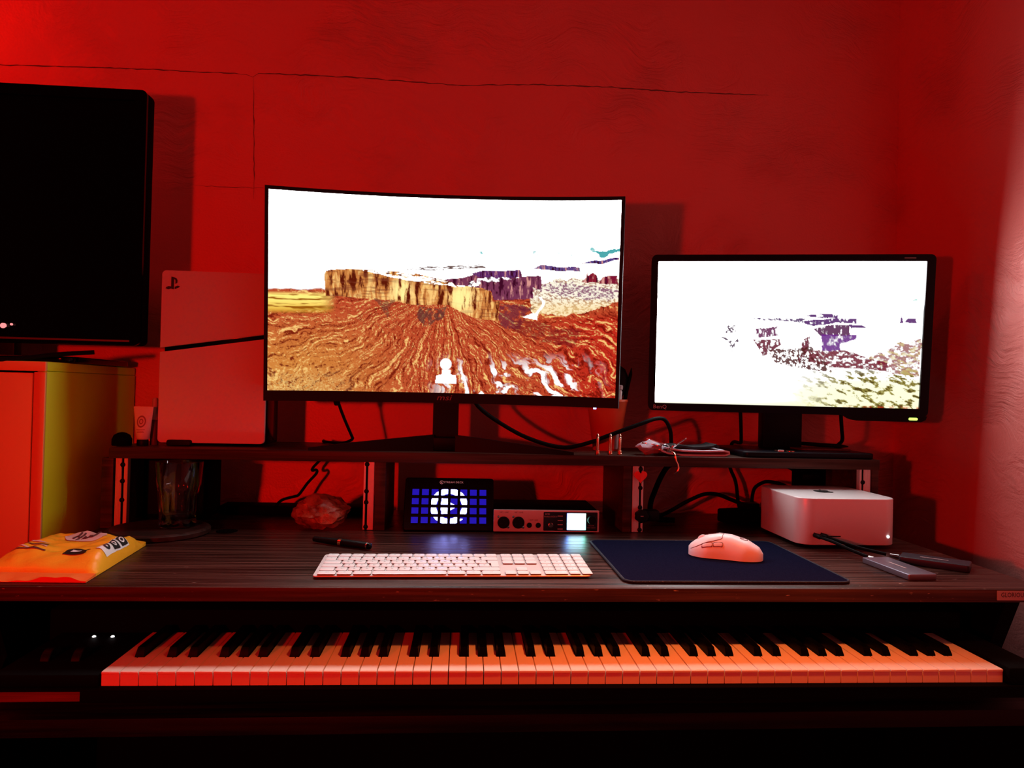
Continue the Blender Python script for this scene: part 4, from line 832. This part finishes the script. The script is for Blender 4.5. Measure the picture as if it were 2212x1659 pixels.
for zx in (1258, 1387):
    mb = MB(T(ax(zx), -0.0002, az(600)) @ Matrix.Rotation(PI/2, 4, 'X')); mb.lathe([(0.0118, 0), (0.0122, 0.0010), (0.0108, 0.0016), (0.0104, 0.0006), (0.0005, 0.0006)], 32); s_ = part('socket', mb, 'black', au)
    for k in range(3):
        a = PI/2+2*PI*k/3; mb = MB(T(ax(zx)+0.0062*math.cos(a), -0.0009, az(600)+0.0062*math.sin(a)) @ Matrix.Rotation(PI/2, 4, 'X')); mb.lathe([(0.0012, 0), (0.0012, 0.0004), (0.0002, 0.0004)], 8); part('pin_hole', mb, 'facedark', s_)
    for dx_, dy_ in ((-45, -48), (42, 44)):
        mb = MB(T(ax(zx+dx_), -0.0002, az(598+dy_)) @ Matrix.Rotation(PI/2, 4, 'X')); mb.lathe([(0.0024, 0), (0.0024, 0.0008), (0.0004, 0.0010)], 10); part('screw', mb, 'chrome', au)
for zx in (1482, 1560):
    mb = MB(T(ax(zx), -0.0002, az(622)) @ Matrix.Rotation(PI/2, 4, 'X')); mb.lathe([(0.0050, 0), (0.0053, 0.0012), (0.0040, 0.0018), (0.0034, 0.0006), (0.0003, 0.0006)], 22); part('jack_socket', mb, 'black', au)
mb = MB(T(ax(1670), -0.0009, az(620)) @ Matrix.Rotation(PI/2, 4, 'X')); mb.lathe([(0.0048, 0), (0.0050, 0.0010), (0.0038, 0.0014), (0.0033, 0.0004), (0.0003, 0.0004)], 22); part('phones_socket', mb, 'chrome', au)
mb = MB(T(ax(2026), -0.0009, az(568)) @ Matrix.Rotation(PI/2, 4, 'X')); mb.lathe([(0.0085, 0), (0.0088, 0.008), (0.0080, 0.0098), (0.0005, 0.0098)], 30, (0, 0), lambda t, z: 1+0.012*math.cos(30*t)); part('encoder_knob', mb, 'black', au)
for bd, zx, zy, sz, mt in (('MIC / LINE', 1262, 512, 0.0038, 'print'), ('MIC / LINE', 1390, 512, 0.0038, 'print'), ('INST / LINE', 1521, 578, 0.0034, 'print'), ('Fireface UCX II', 1668, 545, 0.0042, 'greyprint'), ('RME', 1640, 524, 0.0050, 'greyprint'), ('VOLUME', 2026, 622, 0.003, 'greyprint'), ('MENU / SELECT', 2026, 640, 0.0026, 'greyprint')):
    text('lettering', bd, sz, T(ax(zx), -0.0003 if zx < 1600 else -0.0011, az(zy)) @ FACE, mt, au)
for k in range(4):
    mb = MB(); mb.box(ax(1730), ax(1775), -0.00105, -0.0009, az(542+38*k), az(536+38*k)); part('printed_line', mb, 'greyprint', dkp)
def fpos(s, t): return np.stack([ax(1812)+s*(ax(1977)-ax(1812)), np.zeros_like(s)-0.0011, az(515)+t*(az(660)-az(515))], -1)
def fpaint(s, t):
    C = np.ones(s.shape+(3,))*np.array([6.0, 10.0, 12.0]); C = blend(C, sstep(0.22, 0.0, s)*0.9, np.array([0.6, 2.5, 16.0])); C = blend(C, sstep(0.80, 1.0, s)*0.8, np.array([0.8, 11.0, 5.0])); return C
picture_grid('display', fpos, 24, 20, fpaint, 'facelight', au)

# ================================================================== COMPUTER KEYBOARD
KW, KD = 0.4187, 0.1149
kb = thing('computer_keyboard', 'slim white full-size computer keyboard at the front of the desk', 'keyboard', (0.0024, 0.1046, 0.0004), 0.0206)
def ktop(y): return 0.0046+0.0060*(y+KD/2)/KD
mb = MB(); lo, hi = rrect(KW, KD, 0.006, 5), rrect(KW-0.001, KD-0.001, 0.0055, 5)
mb.rings([[(x, y, 0.0) for x, y in rrect(KW-0.014, KD-0.014, 0.003, 5)], [(x, y, 0.0030) for x, y in lo], [(x, y, ktop(y)-0.0005) for x, y in lo], [(x, y, ktop(y)) for x, y in hi]]); part('case', mb, 'alu', kb)
KU, KV = 0.0190, 0.0184; kmesh = {}
slope = math.atan(0.0056/KD); kx0 = -KW/2+0.0052; ky0 = KD/2-0.0042
def keycap(poly, key):
    if key not in kmesh:
        mb = MB(); cx = sum(p[0] for p in poly)/len(poly); cy = sum(p[1] for p in poly)/len(poly)
        mb.rings([[(x, y, 0.0) for x, y in poly], [(x, y, 0.0021) for x, y in poly], [(cx+(x-cx)*(1-0.0012/0.016), cy+(y-cy)*(1-0.0012/0.016), 0.0026) for x, y in poly]])
        me = mb.mesh('key'); me.materials.append(M['keycap']); me.materials.append(M['keyshade'])
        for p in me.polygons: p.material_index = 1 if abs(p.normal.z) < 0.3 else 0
        kmesh[key] = me
    return kmesh[key]
lmesh = {}
def key(u, v, wu, hv=1, legend=None, poly=None):
    """u,v in key units from the top left corner of the key field"""
    x = kx0+(u+wu/2)*KU; y = ky0-(v+hv/2)*KV
    w, h = wu*KU-0.0026, hv*KV-0.0024
    me = keycap(poly or rrect(w, h, 0.0018, 2), ('p' if poly else round(w, 5), round(h, 5)))
    k = link('key', me, None, kb); k.location = (x, y, ktop(y)+0.0001); k.rotation_euler = (slope, 0, 0)
    if legend:
        if legend not in lmesh: lmesh[legend] = text_mesh(legend, 0.0052 if len(legend) == 1 else 0.0034); lmesh[legend].materials.append(M['legend'])
        t = link('legend', lmesh[legend], None, k); t.location = (0, 0, 0.0028)
for i in range(14): key(i*14.5/14, 0, 14.5/14, 1, (['esc']+['F%d' % n for n in range(1, 13)]+[None])[i])
for i, c_ in enumerate('^1234567890-='): key(i, 1, 1, 1, c_)
key(13, 1, 1.5, 1, None)
key(0, 2, 1.5, 1, None); key(0, 3, 1.75, 1, None)
for i, c_ in enumerate('QWERTYUIOP[]'): key(1.5+i, 2, 1, 1, c_)
for i, c_ in enumerate("ASDFGHJKL;'#"): key(1.75+i, 3, 0.98, 1, c_)
hw = 0.5*KU-0.0013+0.0; a_, b_2 = -0.5*KU+0.0013, 0.5*KU-0.0013
key(13.5, 2, 1.0, 2, None, [(a_, KV-0.0012), (b_2, KV-0.0012), (b_2, -KV+0.0012), (a_+0.0045, -KV+0.0012), (a_+0.0045, 0.0006), (a_, 0.0006)])
key(0, 4, 1.25, 1, None)
for i, c_ in enumerate('<ZXCVBNM,./'): key(1.25+i, 4, 1, 1, c_)
key(12.25, 4, 2.25, 1, None)
u = 0
for wu, lg in ((1.5, 'ctrl'), (1.25, 'alt'), (1.5, 'cmd'), (5.9, None), (1.5, 'cmd'), (1.25, 'alt'), (1.6, 'ctrl')): key(u, 5, wu, 1, lg); u += wu
nu = 14.5+0.25
for v in range(3):
    for i in range(3): key(nu+i, v, 1, 1, ('F13', 'F14', 'F15')[i] if v == 0 else None)
key(nu+1, 4, 1); [key(nu+i, 5, 1) for i in range(3)]
pu = nu+3+0.22
for v, rw in enumerate((('F16', 'F17', 'F18', 'F19'), ('C', '=', '/', '*'), '789-', '456+', '123')):
    for i, c_ in enumerate(rw): key(pu+i, v, 0.98, 1, c_)
key(pu, 5, 1.97, 1, '0'); key(pu+2, 5, 0.98, 1, '.'); key(pu+3, 4, 0.98, 2)

# ================================================================== MOUSE PAD + MOUSE
pad = thing('mouse_pad', 'dark navy cloth mouse pad under the pink mouse', 'mouse pad', (0.4365, 0.174, 0.0003))
mb = MB(); mb.slab(0.352, 0.297, 0.016, 0, 0.0035, 0.001, 'z', n=8); part('cloth', mb, 'pad', pad)
mb = MB(); ed = [(x, y, 0.0022) for x, y in rrect(0.354, 0.299, 0.017, 8)]; mb.tube(ed+[ed[0]], 0.0021, 8); part('stitched_edge', mb, 'padedge', pad)
mo = thing('computer_mouse', 'pale pink wireless mouse on the navy mouse pad', 'mouse', (0.474, 0.186, 0.0041), PI-0.42)
def mouse_w(t): return 0.0315*(1-abs(2*t-1)**3.2)**0.42*(1-0.10*math.sin(PI*min(1, max(0, (t-0.25)/0.5)))) if 0 < t < 1 else 0.0004
def mouse_h(t): return float(np.interp(t, [0, 0.05, 0.2, 0.42, 0.58, 0.75, 0.9, 0.97, 1], [0.010, 0.020, 0.031, 0.0385, 0.0395, 0.0350, 0.0250, 0.0180, 0.013]))
def mouse_pt(t, a, off=0.0):
    """t: tail to nose, a: angle 0..pi from +y side over the top"""
    w = mouse_w(t)+off; h = mouse_h(t)+off; ca, sa = math.cos(a), math.sin(a)
    y = w*math.copysign(abs(ca)**0.75, ca); z = 0.001+h*abs(sa)**0.82
    return (-0.0625+0.125*t, y*(1-0.10*(1-abs(sa))*0), z)
mb = MB(); rs = []; NA = 24
for i in range(41):
    t = i/40; t = 0.5-0.5*math.cos(PI*t); rs.append([mouse_pt(t, PI*k/NA) for k in range(NA+1)])
mb.rings(rs); part('shell', mb, 'mouse', mo)
mb = MB(); mb.slab(0.106, 0.048, 0.02, 0, 0.0012, 0.0002, 'z'); part('sole', mb, 'black', mo)
def stroke(name, pts, r, material, parent, off=0.0002): 
    mb = MB(); mb.tube([mouse_pt(t, a, off) for t, a in pts], r, 6, 3); return part(name, mb, material, parent)
stroke('seam', [(0.52, PI/2), (0.60, PI/2), (0.72, PI/2), (0.76, PI/2)], 0.0005, 'seam', mo)
stroke('seam', [(0.52, PI/2), (0.535, PI*0.60), (0.545, PI*0.69), (0.62, PI*0.73), (0.75, PI*0.76), (0.88, PI*0.80), (0.96, PI*0.82)], 0.0005, 'seam', mo)
stroke('seam', [(0.52, PI/2), (0.535, PI*0.40), (0.545, PI*0.31), (0.62, PI*0.27), (0.75, PI*0.24), (0.88, PI*0.20), (0.96, PI*0.18)], 0.0005, 'seam', mo)
for t0, t1 in ((0.53, 0.645), (0.665, 0.80)):
    mb = MB(); q0, q1 = PI*0.775, PI*0.845
    q0, q1 = PI-q0, PI-q1
    rs = []
    for i in range(9):
        t = t0+(t1-t0)*i/8; e = min(1, min(i, 8-i)/1.5+0.45); mid = (q0+q1)/2; hw_ = abs(q1-q0)/2*e
        rs.append([mouse_pt(t, mid+hw_*c_, o) for c_, o in ((-1, -0.001), (-0.9, 0.0009), (0, 0.0014), (0.9, 0.0009), (1, -0.001))])
    mb.rings(rs); sb = part('side_button', mb, 'mouse', mo)
    stroke('seam', [(t0, q1), ((t0+t1)/2, q1), (t1, q1), (t1, (q0+q1)/2), (t1, q0), ((t0+t1)/2, q0), (t0, q0), (t0, (q0+q1)/2), (t0, q1)], 0.0005, 'seam', sb)
mb = MB(T(-0.0625+0.125*0.80, 0, 0.0252) @ Matrix.Rotation(PI/2, 4, 'X')); mb.lathe([(0.0092, -0.0030), (0.0100, -0.0024), (0.0102, 0), (0.0100, 0.0024), (0.0092, 0.0030)], 26); part('scroll_wheel', mb, 'mouse', mo)
p0 = Vector(mouse_pt(0.27, PI/2)); mb = MB(); K = 18
mb.tube([mouse_pt(0.26+0.052*math.cos(0.6+1.7*PI*k/K), PI/2+0.17*math.sin(0.6+1.7*PI*k/K), 0.0001) for k in range(K+1)]+[mouse_pt(0.26, PI/2, 0.0001)], 0.0006, 6); part('emblem', mb, 'seam', mo)

# ================================================================== SILVER COMPUTER
mc = thing('desktop_computer', 'silver rounded box computer at the right end of the desk', 'computer', (0.7505, 0.3735, 0.0003))
mb = MB(); mb.slab(0.197, 0.197, 0.030, 0.0065, 0.0950, 0.0022, 'z', n=12); part('body', mb, 'paleal', mc)
mb = MB(); mb.lathe([(0.085, 0), (0.088, 0.001), (0.088, 0.0066)], 40); part('foot', mb, 'blackmatte', mc)
def apple():
    R = [(0.0, 0.62), (0.18, 0.70), (0.42, 0.72), (0.66, 0.60), (0.78, 0.46), (0.62, 0.32), (0.56, 0.10), (0.64, -0.14), (0.86, -0.30), (0.74, -0.60), (0.56, -0.86), (0.36, -1.0), (0.16, -0.96), (0.0, -0.92), (-0.16, -0.96), (-0.36, -1.0), (-0.58, -0.84), (-0.78, -0.50), (-0.88, -0.10), (-0.84, 0.28), (-0.66, 0.58), (-0.42, 0.72), (-0.18, 0.70)]
    lf = [(0.02, 0.80), (0.10, 1.06), (0.36, 1.28), (0.38, 1.06), (0.24, 0.86)]
    return R, lf
for poly in apple():
    mb = MB(T(0, 0.004, 0.0950)); mb.prism([(x*0.021, y*0.021) for x, y in poly], 0.0, 0.0003, 'z'); part('emblem', mb, 'print', mc)
for x in (-0.0700, -0.0560):
    mb = MB(); mb.slab(0.0026, 0.0092, 0.0012, 0.0002, -0.0006, 0.0002, 'y', (x, 0.026), both=False); mb.v = [(v[0], v[1]-0.0985, v[2]) for v in mb.v]; part('port', mb, 'black', mc)
mb = MB(); mb.box(-0.046, -0.018, -0.0989, -0.0983, 0.0225, 0.0245, 0.0002); part('card_slot', mb, 'black', mc)
mb = MB(T(0.0765, -0.0983, 0.0235) @ Matrix.Rotation(PI/2, 4, 'X')); mb.lathe([(0.0024, 0), (0.0024, 0.0006), (0.0004, 0.0007)], 12); part('power_light', mb, 'ledwhite', mc)

# portable drives and their cables
def drive(name, label, loc, rz, l, w, h, material, stripe):
    d = thing(name, label, 'external drive', loc, rz)
    mb = MB(); mb.slab(w, l, 0.004, 0, h, 0.0016, 'z'); part('case', mb, material, d)
    mb = MB(); mb.box(-0.0014, 0.0014, -0.020+stripe, 0.022+stripe, h, h+0.0002); part('printed_line', mb, 'greyprint', d)
    mb = MB(); mb.box(-0.0045, 0.0045, l/2, l/2+0.0012, h*0.3, h*0.7); part('port', mb, 'black', d); return d
drive('external_drive', 'grey slab drive on the desk in front of the silver computer', (0.739, 0.108, 0.0003), 0.06, 0.120, 0.050, 0.0095, 'ssdgrey', 0.0)
drive('external_drive', 'black slab drive on the desk beside the wall', (0.830, 0.146, 0.0003), 0.86, 0.105, 0.046, 0.012, 'ssdblack', 0.0)
for lb, pts in (('black cable from the silver computer to the grey drive', [(0.6815, 0.2745, 0.026), (0.683, 0.255, 0.0255), (0.695, 0.232, 0.022), (0.712, 0.205, 0.014), (0.729, 0.182, 0.0075), (0.735, 0.1695, 0.006)]), ('black cable from the silver computer to the black drive', [(0.6955, 0.2745, 0.026), (0.698, 0.258, 0.0255), (0.712, 0.243, 0.021), (0.742, 0.222, 0.013), (0.775, 0.198, 0.0078), (0.789, 0.1815, 0.007)])):
    k = thing('usb_cable', lb, 'cable', (pts[2][0], pts[2][1], 0.0)); q = T(-pts[2][0], -pts[2][1], 0)
    mb = MB(q); mb.tube(pts[1:-1], 0.0030, 8, 5); part('cord', mb, 'rubber', k)
    mb = MB(q); mb.tube([pts[0], tuple(Vector(pts[0])*0.15+Vector(pts[1])*0.85), pts[1]], [0.0045, 0.0045, 0.003], 10); part('plug', mb, 'black', k)
    mb = MB(q); mb.tube([tuple(Vector(pts[-1])*0.3+Vector(pts[-2])*0.7), pts[-1]], [0.0032, 0.0040], 10); part('plug', mb, 'chrome', k)

# ================================================================== STAGE PIANO
pn = thing('stage_piano', 'black digital piano with a full row of keys under the desk top', 'piano', (-0.4479, -0.0702, -0.1105), -0.008)
PK = 0.0235; PT = 0.0208; PLEN = 0.150
mb = MB(); mb.box(-0.155, 52*PK+0.055, -0.012, 0.30, -0.0006, 0.0018, 0.0004); part('bottom_plate', mb, 'blackmatte', pn)
mb = MB(); mb.box(-0.0216, 52*PK+0.040, -0.010, -0.0022, -0.016, 0.0006, 0.002); part('front_rail', mb, 'blackmatte', pn)
mb = MB(); mb.box(-0.135, -0.0016, -0.004, PLEN+0.01, 0.0020, 0.018, 0.003); lp = part('control_block', mb, 'blackmatte', pn)
mb = MB(); mb.box(52*PK+0.0016, 52*PK+0.055, -0.010, PLEN+0.01, 0.0020, 0.026, 0.004); part('end_block', mb, 'blackmatte', pn)
mb = MB(); mb.box(-0.155, 52*PK+0.055, PLEN+0.0105, 0.30, 0.0020, 0.052, 0.004); part('rear_panel', mb, 'blackmatte', pn)
for x in (-0.0780, -0.0515):
    mb = MB(T(x, PLEN-0.012, 0.018)); mb.lathe([(0.0024, -0.0005), (0.0026, 0.0010), (0.0012, 0.0022), (0.0003, 0.0023)], 12); part('indicator_light', mb, 'ledwhite', pn)
for x in (-0.095, -0.055):
    mb = MB(T(x, 0.060, 0.012) @ Matrix.Rotation(PI/2, 4, 'Y')); mb.lathe([(0.018, -0.006), (0.019, -0.005), (0.019, 0.005), (0.018, 0.006)], 24); part('bend_wheel', mb, 'black', pn)
bpos = {0: 0.5, 2: 0.46, 3: 0.54, 5: 0.44, 6: 0.5}        # not all gaps hold a black key
names = 'ABCDEFG'; hasblack = {'A': 1, 'B': 0, 'C': 1, 'D': 1, 'E': 0, 'F': 1, 'G': 1}
shift = {'A': 0.0022, 'C': -0.0022, 'D': 0.0022, 'F': -0.0028, 'G': 0.0}; BWD = 0.0118; BF = 0.050
wmesh = {}
def white_mesh(kd, l, r):
    if kd not in wmesh:
        g = 0.0006; w = PK; pts = [(g, 0), (w-g, 0)]
        if r is not None: pts += [(w-g, BF-0.001), (w+r-BWD/2-0.0007, BF-0.001), (w+r-BWD/2-0.0007, PLEN)]
        else: pts += [(w-g, PLEN)]
        if l is not None: pts += [(l+BWD/2+0.0007, PLEN), (l+BWD/2+0.0007, BF-0.001), (g, BF-0.001)]
        else: pts += [(g, PLEN)]
        mb = MB(); c_ = (w/2, 0.03); e = 0.0006
        mb.rings([[(x, y, 0.0022) for x, y in pts], [(x, y, PT-0.0006) for x, y in pts], [(x+(e if x < w/2 else -e)*0.6, y+(e if y < 0.001 else 0), PT) for x, y in pts]])
        mb.box(g, w-g, -0.0012, 0.001, PT-0.0034, PT-0.0004, 0.0004, 1)
        me = mb.mesh('white_key'); me.materials.append(M['ivory']); wmesh[kd] = me
    return wmesh[kd]
bm2 = MB(); bm2.rings([[(-BWD/2, BF, 0.004), (BWD/2, BF, 0.004), (BWD/2, PLEN-0.0005, 0.004), (-BWD/2, PLEN-0.0005, 0.004)], [(-BWD/2, BF, PT+0.002), (BWD/2, BF, PT+0.002), (BWD/2, PLEN-0.0005, PT+0.002), (-BWD/2, PLEN-0.0005, PT+0.002)], [(-0.0047, BF+0.006, PT+0.0115), (0.0047, BF+0.006, PT+0.0115), (0.0050, PLEN-0.0005, PT+0.0115), (-0.0050, PLEN-0.0005, PT+0.0115)]])
bme = bm2.mesh('black_key'); bme.materials.append(M['ebony'])
for i in range(52):
    n_ = names[i % 7]; pv = names[(i-1) % 7]
    l = shift[pv] if (i > 0 and hasblack[pv]) else None; r = shift[n_] if (i < 51 and hasblack[n_]) else None
    o = link('white_key', white_mesh((n_, l is None, r is None), l, r), None, pn); o.location = (i*PK, 0, 0)
    if r is not None:
        o = link('black_key', bme, None, pn); o.location = ((i+1)*PK+r, 0, 0)
